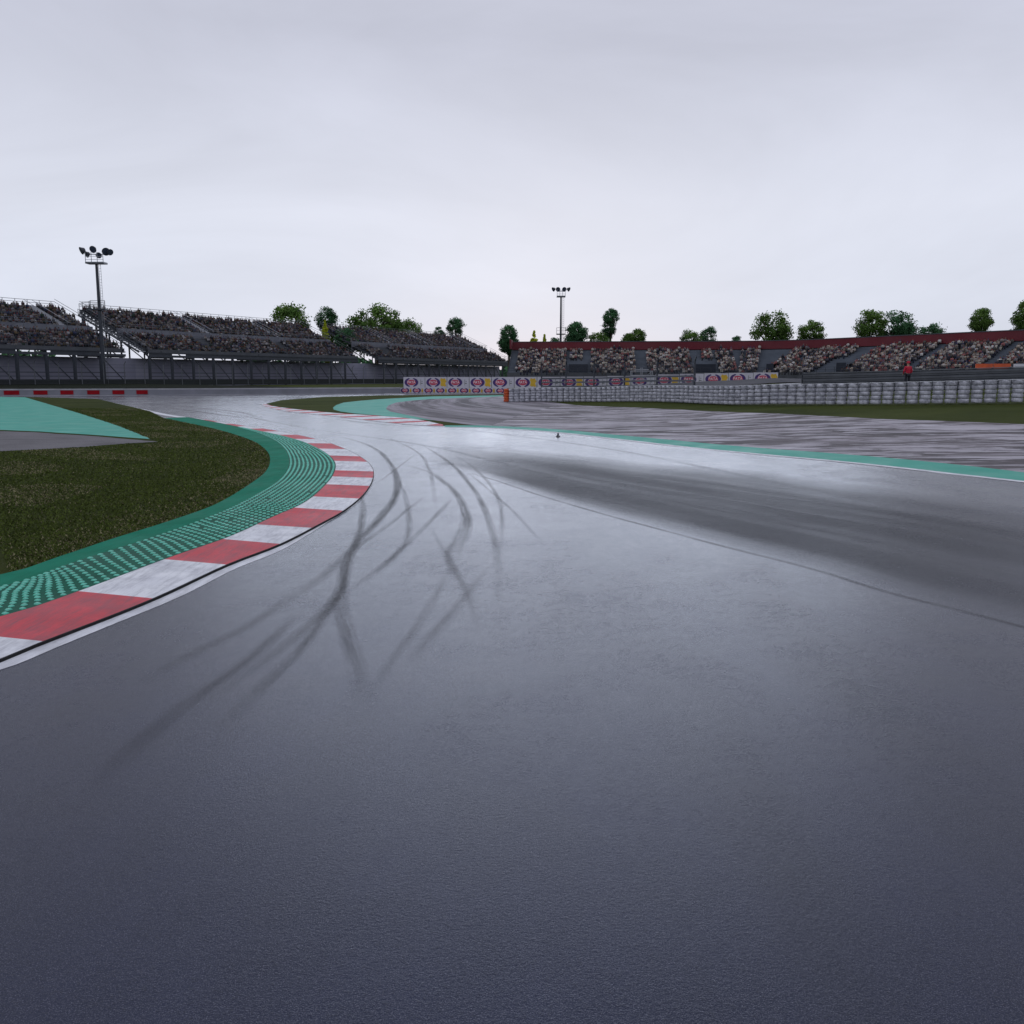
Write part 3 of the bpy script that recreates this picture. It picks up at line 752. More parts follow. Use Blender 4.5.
    while k < u1-.3:
        e_ = min(k+BAYR.uniform(2, 6), u1)
        if BAYR.random() < fill: m.bar(P(k, .36, 6.5), P(e_, .36, 6.5), .05, .42)
        if BAYR.random() < fill: m.bar(P(k, .5, 5.85), P(e_, .5, 5.85), .05, .30)
        k = e_
    m.build('girder', M['steel'], root)
    k = math.ceil(u0/5)*5
    while k < u1:
        m = MB(); m.bar(P(k, .3, .8), P(k, .3, 6.0), .42); m.build('steel_post', M['steel'], root)
        m = MB(); m.bar(P(k+.2, .32, 5.8), P(k+4.3, .32, 1.9), .13); m.bar(P(k, .3, 5.9), P(k, 5, ZL1-1.3), .2); m.build('brace', M['steel'], root)
        m = MB(); m.bar(P(k, VL1, 1.2), P(k, VL1, ZL1-.4), .22); m.bar(P(k, VU1-.6, 1.2), P(k, VU1-.6, ZU1-.6), .25)
        m.bar(P(k, VU0, ZU0-.7), P(k, VU1, ZU1-.75), .2, .3); m.bar(P(k, VL0, ZL0-.45), P(k, VL1, ZL1-.5), .2, .3); m.bar(P(k, VL1, 5.6), P(k, VU1-.6, 11.5), .15)
        m.build('rear_frame', M['steel'], root)
        k += 5
    # wall below the seats
    m = MB(); m.frame(P((u0+u1+ext)/2, 4.2, 3.1), (LU.x, LU.y, 0), (LV.x, LV.y, 0), (0, 0, 1), L+ext-.01, .2, 5.3)
    m.build('lower_wall', M['stand_back'], root)
    m = MB()
    for zz in (2.5, 3.1): m.bar(P(u0, .6, zz), P(u1, .6, zz), .06, .10)
    m.build('cross_rail', M['steel'], root)
    # people
    spots = []
    for (n, z0, z1, v0, v1, upper) in ((NL, ZL0, ZL1, VL0, VL1, False), (NU, ZU0, ZU1, VU0, VU1, True)):
        dv = (v1-v0)/n; dz = (z1-z0)/n
        for k in range(n):
            u = u0+.5
            while u < u1-.4:
                ok = True
                if upper and any(abs(u-a) < 1.0 for a in aisles): ok = False
                if not upper and any(g0 < u < g1 and k >= 3 for g0, g1 in gaps): ok = False
                if ok and random.random() < (.80 if upper else .76):
                    p = lp(u, v0+dv*(k+.45), z0+dz*k); spots.append((p.x, p.y, p.z, facL))
                u += .56
    crowd('crowd', spots, PAL_L, crowd_label, .6)
    return root
def ud(px, z): return u_of(px, 7)
uA1 = 25.0; uB0 = 30.0; uB1 = u_of(330, 9); uC0 = u_of(351, 9); uC1 = u_of(486, 9)
A_AI = [u_of(36, 18), u_of(36, 18)-15, u_of(36, 18)-30]
left_stand(-70, uA1, A_AI, [], 'dark two tier spectator stand left of the tall floodlight mast', 'dark clothed spectators filling the stand at the far left edge', ext=uB0-uA1)
left_stand(uB0, uB1, [u_of(182, 18), u_of(252, 18)], [(u_of(201, 4), u_of(218, 4)), (u_of(282, 4), u_of(292, 4))], 'dark two tier spectator stand right of the tall floodlight mast', 'dense dark crowd seated in the middle left stand', fill=.65, ext=uC0-uB1)
left_stand(uC0, uC1, [u_of(368, 18), u_of(409, 18), u_of(450, 18)], [(u_of(383, 4), u_of(396, 4)), (u_of(430, 4), u_of(438, 4))], 'farther two tier spectator stand ending beside the red walled stand', 'small figured crowd in the farthest left hand stand', fill=.93)
# lower deck link between the stands (shared beam) and stairway by the mast
stair = empty('stairway', lp(uA1+.3, 3, 0), label='open metal stairway with handrails between the two left stands', cat='stairs')
b0 = lp(uA1+.3, 3, 0)
m = MB(); uu = (uA1+uB0)/2
for k in range(26):
    t = k/25; m.frame(lp(uB0-.9, 1.0+t*16.0, 6.9+t*7.0)-b0, (LU.x, LU.y, 0), (LV.x, LV.y, 0), (0, 0, 1), 1.2, .45, .10)
m.build('tread', M['steel_light'], stair)
for s in (-.65, .65):
    m = MB(); m.bar(lp(uB0-.9+s, 1, 6.8)-b0, lp(uB0-.9+s, 17, 13.8)-b0, .14, .3)
    for dz in (.6, 1.1): m.bar(lp(uB0-.9+s, 1, 6.8+dz)-b0, lp(uB0-.9+s, 17, 13.8+dz)-b0, .06)
    for k in range(10):
        t = k/9; m.bar(lp(uB0-.9+s, 1+16*t, 6.8+7*t)-b0, lp(uB0-.9+s, 1+16*t, 7.95+7*t)-b0, .06)
    m.build('handrail', M['steel'], stair)
m = MB(); m.frame(lp(uB0+2.6, 18.0, 14.9)-b0, (LU.x, LU.y, 0), (LV.x, LV.y, 0), (0, 0, 1), 3.4, 2.2, .15)
for s1, s2 in ((-1.7, -1), (1.7, -1), (-1.7, 1), (1.7, 1)):
    m.bar(lp(uB0+2.6+s1, 18.0+s2, 14.8)-b0, lp(uB0+2.6+s1, 18.0+s2, 16.5)-b0, .09)
for dz in (.8, 1.5):
    m.bar(lp(uB0+.9, 17.0, 14.9+dz)-b0, lp(uB0+4.3, 17.0, 14.9+dz)-b0, .07); m.bar(lp(uB0+.9, 19.0, 14.9+dz)-b0, lp(uB0+4.3, 19.0, 14.9+dz)-b0, .07)
    m.bar(lp(uB0+.9, 17.0, 14.9+dz)-b0, lp(uB0+.9, 19.0, 14.9+dz)-b0, .07)
m.build('landing', M['steel_grey'], stair)
for s in (-1.2, 1.2):
    m = MB(); m.bar(lp(uB0-.9+s, 14.6, .5)-b0, lp(uB0-.9+s, 14.6, 13.8)-b0, .3); m.bar(lp(uB0-.9+s, 8, .5)-b0, lp(uB0-.9+s, 8, 10.3)-b0, .25); m.build('post', M['steel'], stair)

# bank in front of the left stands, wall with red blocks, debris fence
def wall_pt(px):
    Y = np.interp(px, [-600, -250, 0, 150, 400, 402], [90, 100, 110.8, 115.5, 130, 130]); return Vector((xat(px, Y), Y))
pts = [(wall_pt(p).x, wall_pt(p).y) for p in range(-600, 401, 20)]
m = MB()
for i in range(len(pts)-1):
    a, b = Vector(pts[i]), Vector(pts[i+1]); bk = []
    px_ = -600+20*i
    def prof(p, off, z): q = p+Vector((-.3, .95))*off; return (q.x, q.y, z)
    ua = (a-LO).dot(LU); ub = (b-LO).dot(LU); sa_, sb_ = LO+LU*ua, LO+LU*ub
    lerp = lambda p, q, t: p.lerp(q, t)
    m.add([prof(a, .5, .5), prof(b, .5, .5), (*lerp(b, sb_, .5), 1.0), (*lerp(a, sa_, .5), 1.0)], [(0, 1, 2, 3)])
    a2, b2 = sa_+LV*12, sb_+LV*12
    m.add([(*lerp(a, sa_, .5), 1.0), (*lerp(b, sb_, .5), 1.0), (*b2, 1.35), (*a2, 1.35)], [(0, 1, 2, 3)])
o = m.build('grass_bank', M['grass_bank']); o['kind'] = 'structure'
WB = empty('barrier_wall', (*wall_pt(0), 0), label='low grey barrier with dark red blocks along the far left track edge', cat='barrier')
wb = Vector((*wall_pt(0), 0)); m = MB(); cap = MB(); foot_ = MB()
for i in range(len(pts)-1):
    a, b = Vector((*pts[i], 0)), Vector((*pts[i+1], 0))
    m.bar(a-wb+Vector((0, 0, .35)), b-wb+Vector((0, 0, .35)), .25, .74)
    cap.bar(a-wb+Vector((0, 0, .80)), b-wb+Vector((0, 0, .80)), .32, .16)
    foot_.bar(a-wb+Vector((0, -.75, .02)), b-wb+Vector((0, -.75, .02)), 1.2, .06)
m.build('wall', M['wall_grey'], WB); cap.build('cap', M['wall_cap'], WB); foot_.build('footing', M['wall_cap'], WB)
cent = [11, 40, 66.5, 93, 118, 141.7]; wd = [15.5, 14, 13, 12.3, 11.8, 11.3]
cent = [-80, -49, -19]+cent; wd = [17, 16.5, 16]+wd
for c, w_ in zip(cent, wd):
    a, b = wall_pt(c-w_/2), wall_pt(c+w_/2)
    mm = MB(); mm.bar(Vector((a.x, a.y-.16, .42))-wb, Vector((b.x, b.y-.16, .42))-wb, .06, .50); mm.build('red_block', M['wall_red'], WB)
# fence
fb = lp(-60, -3, 0)
FE = empty('debris_fence', fb, label='tall grey post debris fence running in front of the left stands', cat='fence')
m = MB(); k = -60; uend = u_of(505, -3)
net = MB(); wires = MB()
while k < uend:
    p = lp(k, -3, .9)-fb
    pm = MB(); pm.bar(p, p+Vector((0, 0, 3.6)), .10); pm.bar(p+Vector((0, 0, 3.6)), p+Vector((LV.x*-.5, LV.y*-.5, 4.1)), .08)
    pm.build('post', M['steel_grey'], FE); k += 4.1
for zz in (1.3, 1.8, 2.5, 3.2, 3.9, 4.45): wires.bar(lp(-60, -3, zz)-fb, lp(uend, -3, zz)-fb, .03)
wires.build('wire', M['steel'], FE)
net.add([lp(-60, -2.98, .9)-fb, lp(uend, -2.98, .9)-fb, lp(uend, -2.98, 4.4)-fb, lp(-60, -2.98, 4.4)-fb], [(0, 1, 2, 3)]); net.build('mesh_panel', mat_net('left fence mesh', .10, (.03, .035, .045)), FE)
net2 = MB(); net2.frame((lp(-60, -2.9, 0)+lp(uend, -2.9, 0))/2-fb+Vector((0, 0, 1.45)), (LU.x, LU.y, 0), (LV.x, LV.y, 0), (0, 0, 1), uend+60, .05, 1.1)
net2.build('windbreak', simple('dark green windbreak', (.022, .028, .028), rough=.9), FE)

# ------------------------------------------------------------------ right grandstand
RP = [Vector((-1.0, 181)), Vector((44, 177)), Vector((47.5, 175.8)), Vector((50.5, 172.5)), Vector((64.5, 148.5)), Vector((76, 130)), Vector((97, 95))]
RP = [Vector((p.x*F/cp/900*.989, p.y)) for p in RP]
RL, RLEN = resample(RP, 400); RN = normals2(RL)
if RN[100].y < 0: RN = [-n for n in RN]
def rp(u, v, z):
    t = max(0, min(398.999, u/RLEN*399)); i = int(t); f = t-i
    p = RL[i].lerp(RL[i+1], f); n = RN[i].lerp(RN[i+1], f).normalized(); q = p+n*v
    return Vector((q.x, q.y, z))
def ru(px, v):
    best = None
    for k in range(800):
        u = RLEN*k/799; p = rp(u, v, 0); x = 512+F/cp*p.x/p.y
        c = abs(x-px)
        if best is None or c < best[0]: best = (c, u)
    return best[1]
NR = 15; RZ0, RZ1, RV1 = 3.0, 7.9, 11.5
rb = rp(0, 0, 0)
RS = empty('grandstand', rb, label='wide single tier stand backed by a dark red wall on the right', cat='grandstand')
def ribbon(name, v0, z0, v1, z1, mat, parent=RS, ua=0, ub=None, step=1.2, thick=0):
    ub = RLEN if ub is None else ub; m = MB(); n = max(1, int((ub-ua)/step))
    for k in range(n):
        a, b = ua+(ub-ua)*k/n, ua+(ub-ua)*(k+1)/n
        m.add([rp(a, v0, z0)-rb, rp(b, v0, z0)-rb, rp(b, v1, z1)-rb, rp(a, v1, z1)-rb], [(0, 1, 2, 3)])
    return m.build(name, mat, parent)
m = MB(); dv = RV1/NR; dz = (RZ1-RZ0)/NR
for r in range(NR):
    n = int(RLEN/1.5)
    for k in range(n):
        a, b = RLEN*k/n, RLEN*(k+1)/n
        v0, v1, z0 = .5+r*dv, .5+(r+1)*dv, RZ0+r*dz
        m.add([rp(a, v0, z0)-rb, rp(b, v0, z0)-rb, rp(b, v1, z0)-rb, rp(a, v1, z0)-rb, rp(a, v1, z0+dz)-rb, rp(b, v1, z0+dz)-rb], [(0, 1, 2, 3), (3, 2, 5, 4)])
m.build('seating_terrace', M['seat_blue'], RS)
ribbon('front_parapet', .48, .8, .5, 3.25, M['stand_grey'])
ribbon('red_wall', .5+RV1, RZ1+.15, .55+RV1, 9.75, M['red_wall'])
ribbon('wall_top', .55+RV1, 9.75, 1.6+RV1, 9.78, M['red_wall'])
ribbon('wall_coping', .45+RV1, 9.66, .45+RV1, 9.80, M['stand_grey'])
ribbon('rear_wall', 1.6+RV1, .5, 1.6+RV1, 9.78, M['stand_grey'])
m = MB()
for s_ in (0, RLEN):
    p = [rp(s_, .5, .5), rp(s_, .5+RV1, .5), rp(s_, .5+RV1, 9.75), rp(s_, .5+RV1-.7, RZ1+.4), rp(s_, .5, RZ0)]
    m.add([q-rb for q in p], [(0, 1, 2, 3, 4)])
m.build('end_wall', M['concrete'], RS)
# red return wall at the left end
m = MB(); m.bar(rp(0, 7.5, 9.1)-rb, rp(0, .5+RV1, 9.1)-rb, .3, 1.9); m.build('red_return_wall', M['red_wall'], RS)
# block layout by photo columns: (px_bottom0, px_bottom1, rows)
blocks = []
VM = 6
for a, b in ((518, 566), (590, 637), (646, 692), (717, 766), (777, 830), (859, 918), (929, 991), (1003, 1090), (1100, 1190), (1200, 1390)):
    blocks.append((ru(a, VM), ru(b, VM), 0, NR))
for a, b in ((570, 583), (698, 711), (838, 854)): blocks.append((ru(a, VM+4), ru(b, VM+4), 9, NR))
spots = []
for (a, b, r0, r1) in blocks:
    for r in range(r0, r1):
        u = math.ceil(a/.56)*.56+.05
        while u < b-.2:
            if random.random() < .84:
                v = .5+(r+.45)*dv; p = rp(u, v, RZ0+r*dz); n_ = p-rp(u, v+1, p.z); spots.append((p.x, p.y, p.z, math.atan2(n_.y, n_.x)-PI/2))
            u += .56
crowd('crowd', spots, PAL_R, 'pale clothed spectators in blocks below the dark red wall', 1.0)
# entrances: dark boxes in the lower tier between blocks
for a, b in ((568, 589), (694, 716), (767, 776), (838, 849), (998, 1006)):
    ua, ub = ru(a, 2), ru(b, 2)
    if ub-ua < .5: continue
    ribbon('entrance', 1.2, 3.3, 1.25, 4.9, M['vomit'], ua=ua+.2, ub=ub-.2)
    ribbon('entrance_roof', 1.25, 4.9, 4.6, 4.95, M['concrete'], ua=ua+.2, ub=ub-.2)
m = MB(); k = 0
while k < RLEN-2:
    for zz in (3.7, 4.15): m.bar(rp(k, .45, zz)-rb, rp(k+2, .45, zz)-rb, .05)
    m.bar(rp(k, .45, 3.2)-rb, rp(k, .45, 4.15)-rb, .06); k += 2
m.build('front_railing', M['steel'], RS)

# ------------------------------------------------------------------ advertising boards
def text_mesh(txt, size):
    cu = bpy.data.curves.new('lettering', 'FONT'); cu.body = txt; cu.size = size; cu.align_x = 'CENTER'; cu.align_y = 'CENTER'; cu.extrude = .004; cu.offset = .012*size
    ob = bpy.data.objects.new('tmp', cu); COL.objects.link(ob); dg = bpy.context.evaluated_depsgraph_get()
    me = bpy.data.meshes.new_from_object(ob.evaluated_get(dg)); bpy.data.objects.remove(ob); bpy.data.curves.remove(cu)
    me.transform(Matrix.Rotation(PI/2, 4, 'X')); return me
TXT = text_mesh('PATA', .52); TXT.materials.clear(); TXT.materials.append(M['ad_text'])
def ellipse(rx, rz, y, n=28): return [(rx*math.cos(2*PI*k/n), y, rz*math.sin(2*PI*k/n)) for k in range(n)]
def disc(rx, rz, y0, y1, name, mat):
    m = MB(); n = 28; a = ellipse(rx, rz, y1); b = ellipse(rx, rz, y0)
    m.add(a+b, [tuple(range(n))]+[(k, (k+1) % n, n+(k+1) % n, n+k) for k in range(n)]); me = m
    return me
def make_logo(parent, x, z, s):
    for sgn_ in (-1, 1):       # two purple brackets round the oval
        m = MB(); n = 14; v = []
        for k in range(n+1):
            t = -1.25+2.5*k/n; v.append((x+sgn_*s*.98*math.cos(t), -.055, z+s*.60*math.sin(t)*1.05)); v.append((x+sgn_*s*.60*math.cos(t*1.0), -.055, z+s*.40*math.sin(t)*1.25))
        m.add(v, [(2*k, 2*k+1, 2*k+3, 2*k+2) for k in range(n)]); m.build('purple_ring', M['ad_purple'], parent)
    m = disc(s*.64, s*.36, -.03, -.062, '', None); m.v = [(p[0]+x, p[1], p[2]+z) for p in m.v]; m.build('red_oval', M['ad_red'], parent)
    o = link('lettering', TXT, parent); o.location = (x, -.068, z); o.scale = (s*.92, 1, s*.92)
def make_board(w, h, kind):
    r = bpy.data.objects.new('ad_board', None); COL.objects.link(r)
    m = MB(); m.box((0, 0, h/2), (w-.03, .08, h)); m.build('panel', M['board_white'], r)
    m = MB(); m.box((-w/2+.1, .15, h/2-.2), (.08, .1, h)); m.box((w/2-.1, .15, h/2-.2), (.08, .1, h)); m.build('support', M['steel_grey'], r)
    make_logo(r, -.4 if h > 1 else -.12, h*.5, 1.06 if h > 1 else .62)
    if kind == 0:
        m = MB(); m.add([(.56, -.05, .12), (.78, -.05, .1), (.82, -.05, .4), (.74, -.05, .66), (.6, -.05, .68), (.54, -.05, .4)], [(0, 1, 2, 3, 4, 5)]); m.build('yellow_emblem', M['ad_yellow'], r)
    if kind == 1:
        m = MB(); x = w*.33; pts_ = [(x-.28, .35), (x-.12, .2), (x+.05, .25), (x+.2, .12), (x+.3, .3), (x+.22, .62), (x+.34, .9), (x+.18, 1.32), (x-.02, 1.25), (x-.2, 1.36), (x-.3, 1.05), (x-.2, .8)]
        m.add([(x+(a-x)*1.5, -.05, b*h/1.5) for a, b in pts_], [tuple(range(len(pts_)))]); m.build('yellow_emblem', M['ad_yellow'], r)
    elif kind == 2:
        m = MB(); x = w*.36
        m.box((x-.16, -.045, h*.5), (.05, .02, h*.55)); m.box((x, -.045, h*.42), (.3, .02, .09)); m.box((x+.05, -.045, h*.6), (.18, .02, .07)); m.build('small_print', M['ad_dark'], r)
    return r
def clone(o, parent=None):
    c = o.copy(); COL.objects.link(c); c.parent = parent
    for ch in list(o.children): clone(ch, c)
    return c
ZB = lambda px: np.interp(px, [400, 520, 600, 695, 800], [.80, .80, .85, 1.25, 1.45])
YB = lambda px: np.interp(px, [395, 520, 695, 800], [131.5, 128, 123, 121])
protos = {1: make_board(3.2, 1.55, 1), 2: make_board(3.2, 1.55, 2)}
used = set(); x = xat(403, 131)+1.6; i = 0; order = []
pos_words = ['leftmost', 'second from left', 'third from left', 'fourth from left', 'fifth from left', 'sixth from left', 'seventh from left', 'eighth from left', 'ninth from left', 'tenth from left', 'eleventh from left', 'twelfth from left', 'thirteenth from left', 'fourteenth from left', 'fifteenth from left', 'sixteenth from left', 'seventeenth from left']
def board_px(x, y): return 512+F/cp*x/y
while True:
    y = YB(500); 
    for _ in range(4): y = YB(board_px(x, y))
    px_ = board_px(x, y)
    if px_ > 768: break
    kd = 1 if i % 2 else 2
    o = protos[kd] if kd not in used else clone(protos[kd]); used.add(kd)
    o.location = (x, y, ZB(px_)); y2 = YB(board_px(x+1, y)); o.rotation_euler = (0, 0, math.atan2((y2-y), 1))
    em = 'yellow emblem' if kd == 1 else 'small dark print'
    tag(o, 'board with purple and red logo and %s, %s in upper row' % (em, pos_words[min(i, 16)]), 'ad board', 'large advertising boards beyond the track')
    x += 3.2; i += 1
sm = make_board(1.72, .78, 0); sm.name = 'small_ad_board'; x = xat(402, 130.6)+.5; i = 0
while board_px(x, 130) < 512:
    y = YB(board_px(x, 130))-.4
    o = sm if i == 0 else clone(sm); o.location = (x, y, .04)
    tag(o, 'small white board with magenta oval logo, %s in the lower row' % pos_words[min(i, 16)], 'ad board', 'small advertising boards at ground level')
    x += 1.72; i += 1
# pale line and guard strip in front of the boards
A = [Vector((xat(p, 127.2), 127.2)) for p in (385, 420, 460, 500, 512)]
A, _ = resample(A, 20); o = strip('pale_kerb_line', A, [p+Vector((0, -2.0)) for p in A], -.005, M['concrete_light']); o['kind'] = 'structure'

# ------------------------------------------------------------------ tyre wall
TW = [(506.8, 84.5), (545, 81.5), (600, 77), (650, 71), (700, 64.5), (754, 58.5), (820, 54.5), (886, 52), (950, 50.4), (1014, 49), (1100, 47.5), (1250, 45), (1450, 43)]
TWp = densify([(xat(p, y), y) for p, y in TW], .5, False)
nT = int(sum((b-a).length for a, b in zip(TWp, TWp[1:]))/.64)
TWr, _ = resample(TWp, nT)
def tyre_mesh():
    prof = [(.20, .02), (.24, .0), (.31, .012), (.325, .05), (.335, .12), (.325, .19), (.29, .228), (.24, .24), (.20, .22), (.19, .12)]
    n = 18; m = MB(); v = []
    for k in range(n):
        t = 2*PI*k/n; v += [(r*math.cos(t), r*math.sin(t), z) for r, z in prof]
    P_ = len(prof); m.add(v, [(k*P_+j, ((k+1) % n)*P_+j, ((k+1) % n)*P_+(j+1) % P_, k*P_+(j+1) % P_) for k in range(n) for j in range(P_)])
    return m
T0 = tyre_mesh().build('tyre', M['tyre'], smooth=True); TM_ = T0.data
TMB = TM_.copy(); TMB.materials.clear(); TMB.materials.append(M['tyre_dark'])
TMO = TM_.copy(); TMO.materials.clear(); TMO.materials.append(M['orange'])
bpy.data.objects.remove(T0)
sb = MB()
for dx in (-.12, .12): sb.box((dx, -.352, .6), (.05, .012, 1.17))
STRAP = sb.build('strap', M['belt']).data; bpy.data.objects.remove(bpy.data.objects['strap'])
capm = MB(); capm.frame((0, 0, 1.215), (1, 0, 0), (0, 1, 0), (0, 0, 1), .60, .52, .03); CAPO = capm.build('top_cover', M['belt']); CAP = CAPO.data; bpy.data.objects.remove(CAPO)
for i, p in enumerate(TWr):
    if 512+900*p.x/p.y > 1100 and i % 1: continue
    d = TWr[min(i+1, nT-1)]-TWr[max(i-1, 0)]; a = math.atan2(d.y, d.x)
    r = empty('tyre_stack', (p.x, p.y, hz(p.x, p.y)), a)
    orange = i == 0
    if orange: tag(r, 'orange painted end stack closing the left end of the tyre wall', 'tyre stack', 'tyre stacks forming the barrier')
    else: tag(r, 'stack of five dirty white tyres in the tyre wall, not the orange one', 'tyre stack', 'white tyre stacks forming the barrier')
    for k in range(5):
        me = TMO if orange else TM_
        t = link('tyre', me, r); t.location = (random.uniform(-.012, .012), random.uniform(-.02, .02), .003+k*.243); t.rotation_euler = (random.uniform(-.015, .015), random.uniform(-.015, .015), random.random()*6)
        t.scale = (.90, .90, 1.0)
    if not orange:
        link('top_cover', CAP, r)

# ------------------------------------------------------------------ fence behind tyre wall
fp = [(541.5, 83.2), (566, 81), (594, 78.6), (624.5, 75.4), (657, 71.6), (694.5, 66.6)]
P0 = Vector((xat(*fp[0]), fp[0][1], 0)); F2 = empty('catch_fence', P0, label='black post catch fence standing behind the left half of the tyre wall', cat='fence')
pos = [Vector((xat(a, b), b, 0)) for a, b in fp]
for q in pos:
    g = hz(q.x, q.y); top = H+(378-np.interp(q.x, [pos[0].x, pos[-1].x], [366, 361.5]))*q.y/(F/cp)
    m = MB(); a = q-P0+Vector((0, 0, g)); m.bar(a, a+Vector((0, 0, top-g)), .13, .16); m.bar(a+Vector((0, 0, top-g)), a+Vector((.0, -.45, top-g+.35)), .07); m.build('post', M['steel'], F2)
for zz in (1.35, 1.72, 2.05):
    m = MB()
    for a, b in zip(pos, pos[1:]):
        m.bar(a-P0+Vector((0, -.15, zz+hz(a.x, a.y)*.6)), b-P0+Vector((0, -.15, zz+hz(b.x, b.y)*.6)), .05, .13)
    m.build('guard_rail', M['armco'], F2)
m = MB(); nn = MB()
for a, b in zip(pos, pos[1:]):
    for zz in (2.5, 2.9, 3.3): m.bar(a-P0+Vector((0, 0, zz)), b-P0+Vector((0, 0, zz)), .018)
    nn.add([a-P0+Vector((0, 0, 1.1)), b-P0+Vector((0, 0, 1.1)), b-P0+Vector((0, 0, 3.4)), a-P0+Vector((0, 0, 3.4))], [(0, 1, 2, 3)])
m.build('wire', M['steel'], F2); nn.build('mesh_panel', M['net'], F2)
# scaffold frame seen behind the fence
q = at(642, 378, 90); q.z = hz(q.x, q.y); SF = empty('scaffold_frame', q, label='small pale scaffold frame with crossed bars behind the catch fence', cat='scaffold')
m = MB()
for dx in (-1.0, 0, 1.0):
    for dy in (0, 1): m.tube((dx, dy, 0), (dx, dy, 2.2-.3*abs(dx)), .035, n=6)
m.build('upright', M['steel_light'], SF)
m = MB()
for zz in (.5, 1.0, 1.45, 1.85): m.tube((-1.1, 0, zz), (1.1, 0, zz), .035, n=6)
m.build('crossbar', M['steel_light'], SF)
m = MB(); m.tube((-1, 0, .2), (0, 0, 1.3), .03, n=6); m.tube((1, 0, .2), (0, 0, 1.3), .03, n=6); m.tube((0, .5, .9), (1, 0, 1.9), .03, n=6); m.build('diagonal_bar', M['steel_light'], SF)
m = MB(); m.box((0, .5, 2.0), (1.3, .9, .08)); m.build('platform', M['steel_light'], SF)

# far road beyond the tyre wall with its pale edge
def band(name, pts, w, z, mat):
    A = densify([(xat(p, y), y) for p, y in pts], 1.5, False); n = normals2(A)
    o = strip(name, A, [p+q*w for p, q in zip(A, n)], z, mat, nv=6); o['kind'] = 'structure'
band('far_road', [(540, 89), (620, 87), (700, 85), (770, 87), (840, 92), (920, 93)], 16, .0, M['road_far'])
band('far_edge_line', [(560, 84), (640, 82), (700, 79), (770, 82), (830, 90)], .7, .02, M['concrete_light'])

# dark guard rail at right
gr = [(803, 72), (850, 70.5), (905, 69.5), (960, 68.5), (1010, 67.5), (1060, 66.5), (1200, 64), (1400, 60)]
topy = lambda px: np.interp(px, [803, 886, 1024, 1400], [373.4, 371.3, 367.0, 358])
G0 = at(803, 378, 72); G0.z = 0; GR = empty('guard_rail', G0, label='long dark ribbed guard barrier behind the right half of the tyre wall', cat='barrier')
gp_ = [Vector((xat(a, b), b, H+(378-topy(a))*b/(F/cp))) for a, b in gr]
for k in range(4):
    m = MB()
    for a, b in zip(gp_, gp_[1:]):
        dz = Vector((0, 0, -.18-.36*k)); m.bar(a-G0+dz, b-G0+dz, .10, .16); m.bar(a-G0+dz+Vector((0, .05, -.15)), b-G0+dz+Vector((0, .05, -.15)), .05, .14)
    m.build('rail', M['armco'], GR)
m = MB()
for a, b in zip(gp_, gp_[1:]): m.bar(a-G0+Vector((0, .12, -.8)), b-G0+Vector((0, .12, -.8)), .03, 1.5)
m.build('back_panel', M['steel'], GR)
m = MB()
for a, b in zip(gp_, gp_[1:]): m.bar(a-G0, b-G0, .16, .07)
m.build('top_rail', M['steel_grey'], GR)
for a, b in zip(gp_, gp_[1:]):
    for t in (0, .33, .66):
        c = a.lerp(b, t)-G0; m = MB(); m.bar(c+Vector((0, .15, 0)), Vector((c.x, c.y+.15, hz(c.x+G0.x, c.y+G0.y)-.1)), .12); m.build('post', M['steel'], GR)
# orange and white plastic barriers on the far side
for (a, b, y, mat, lab) in ((975, 1011, 72, 'orange', 'orange plastic water barrier showing above the dark guard rail'), (1013, 1040, 72, 'plastic_white', 'white plastic water barrier right of the orange one')):
    A_, B_ = at(a, 367, y), at(b, 366, y-.8); zt = H+(378-364)*y/(F/cp); g = zt-.85
    r = empty('plastic_barrier', (A_.x, A_.y, g), label=lab, cat='barrier', group='plastic barriers behind the guard rail')
    D = (B_-A_); D.z = 0; L_ = D.length; d_ = D.normalized(); h_ = zt-g
    nb_ = max(2, int(L_/1.0))
    for k in range(nb_):
        c = d_*(L_*(k+.5)/nb_); m = MB(); sd = Vector((-d_.y, d_.x, 0))
        prof = [(-.28, 0), (.28, 0), (.28, .25), (.12, .6), (.10, h_), (-.10, h_), (-.12, .6), (-.28, .25)]
        v = [c-d_*(L_/nb_/2-.03)+sd*p_+Vector((0, 0, z_)) for p_, z_ in prof]+[c+d_*(L_/nb_/2-.03)+sd*p_+Vector((0, 0, z_)) for p_, z_ in prof]
        m.add(v, [tuple(range(8))[::-1], tuple(range(8, 16))]+[(j, (j+1) % 8, 8+(j+1) % 8, 8+j) for j in range(8)]); m.build('barrier_block', M[mat], r)

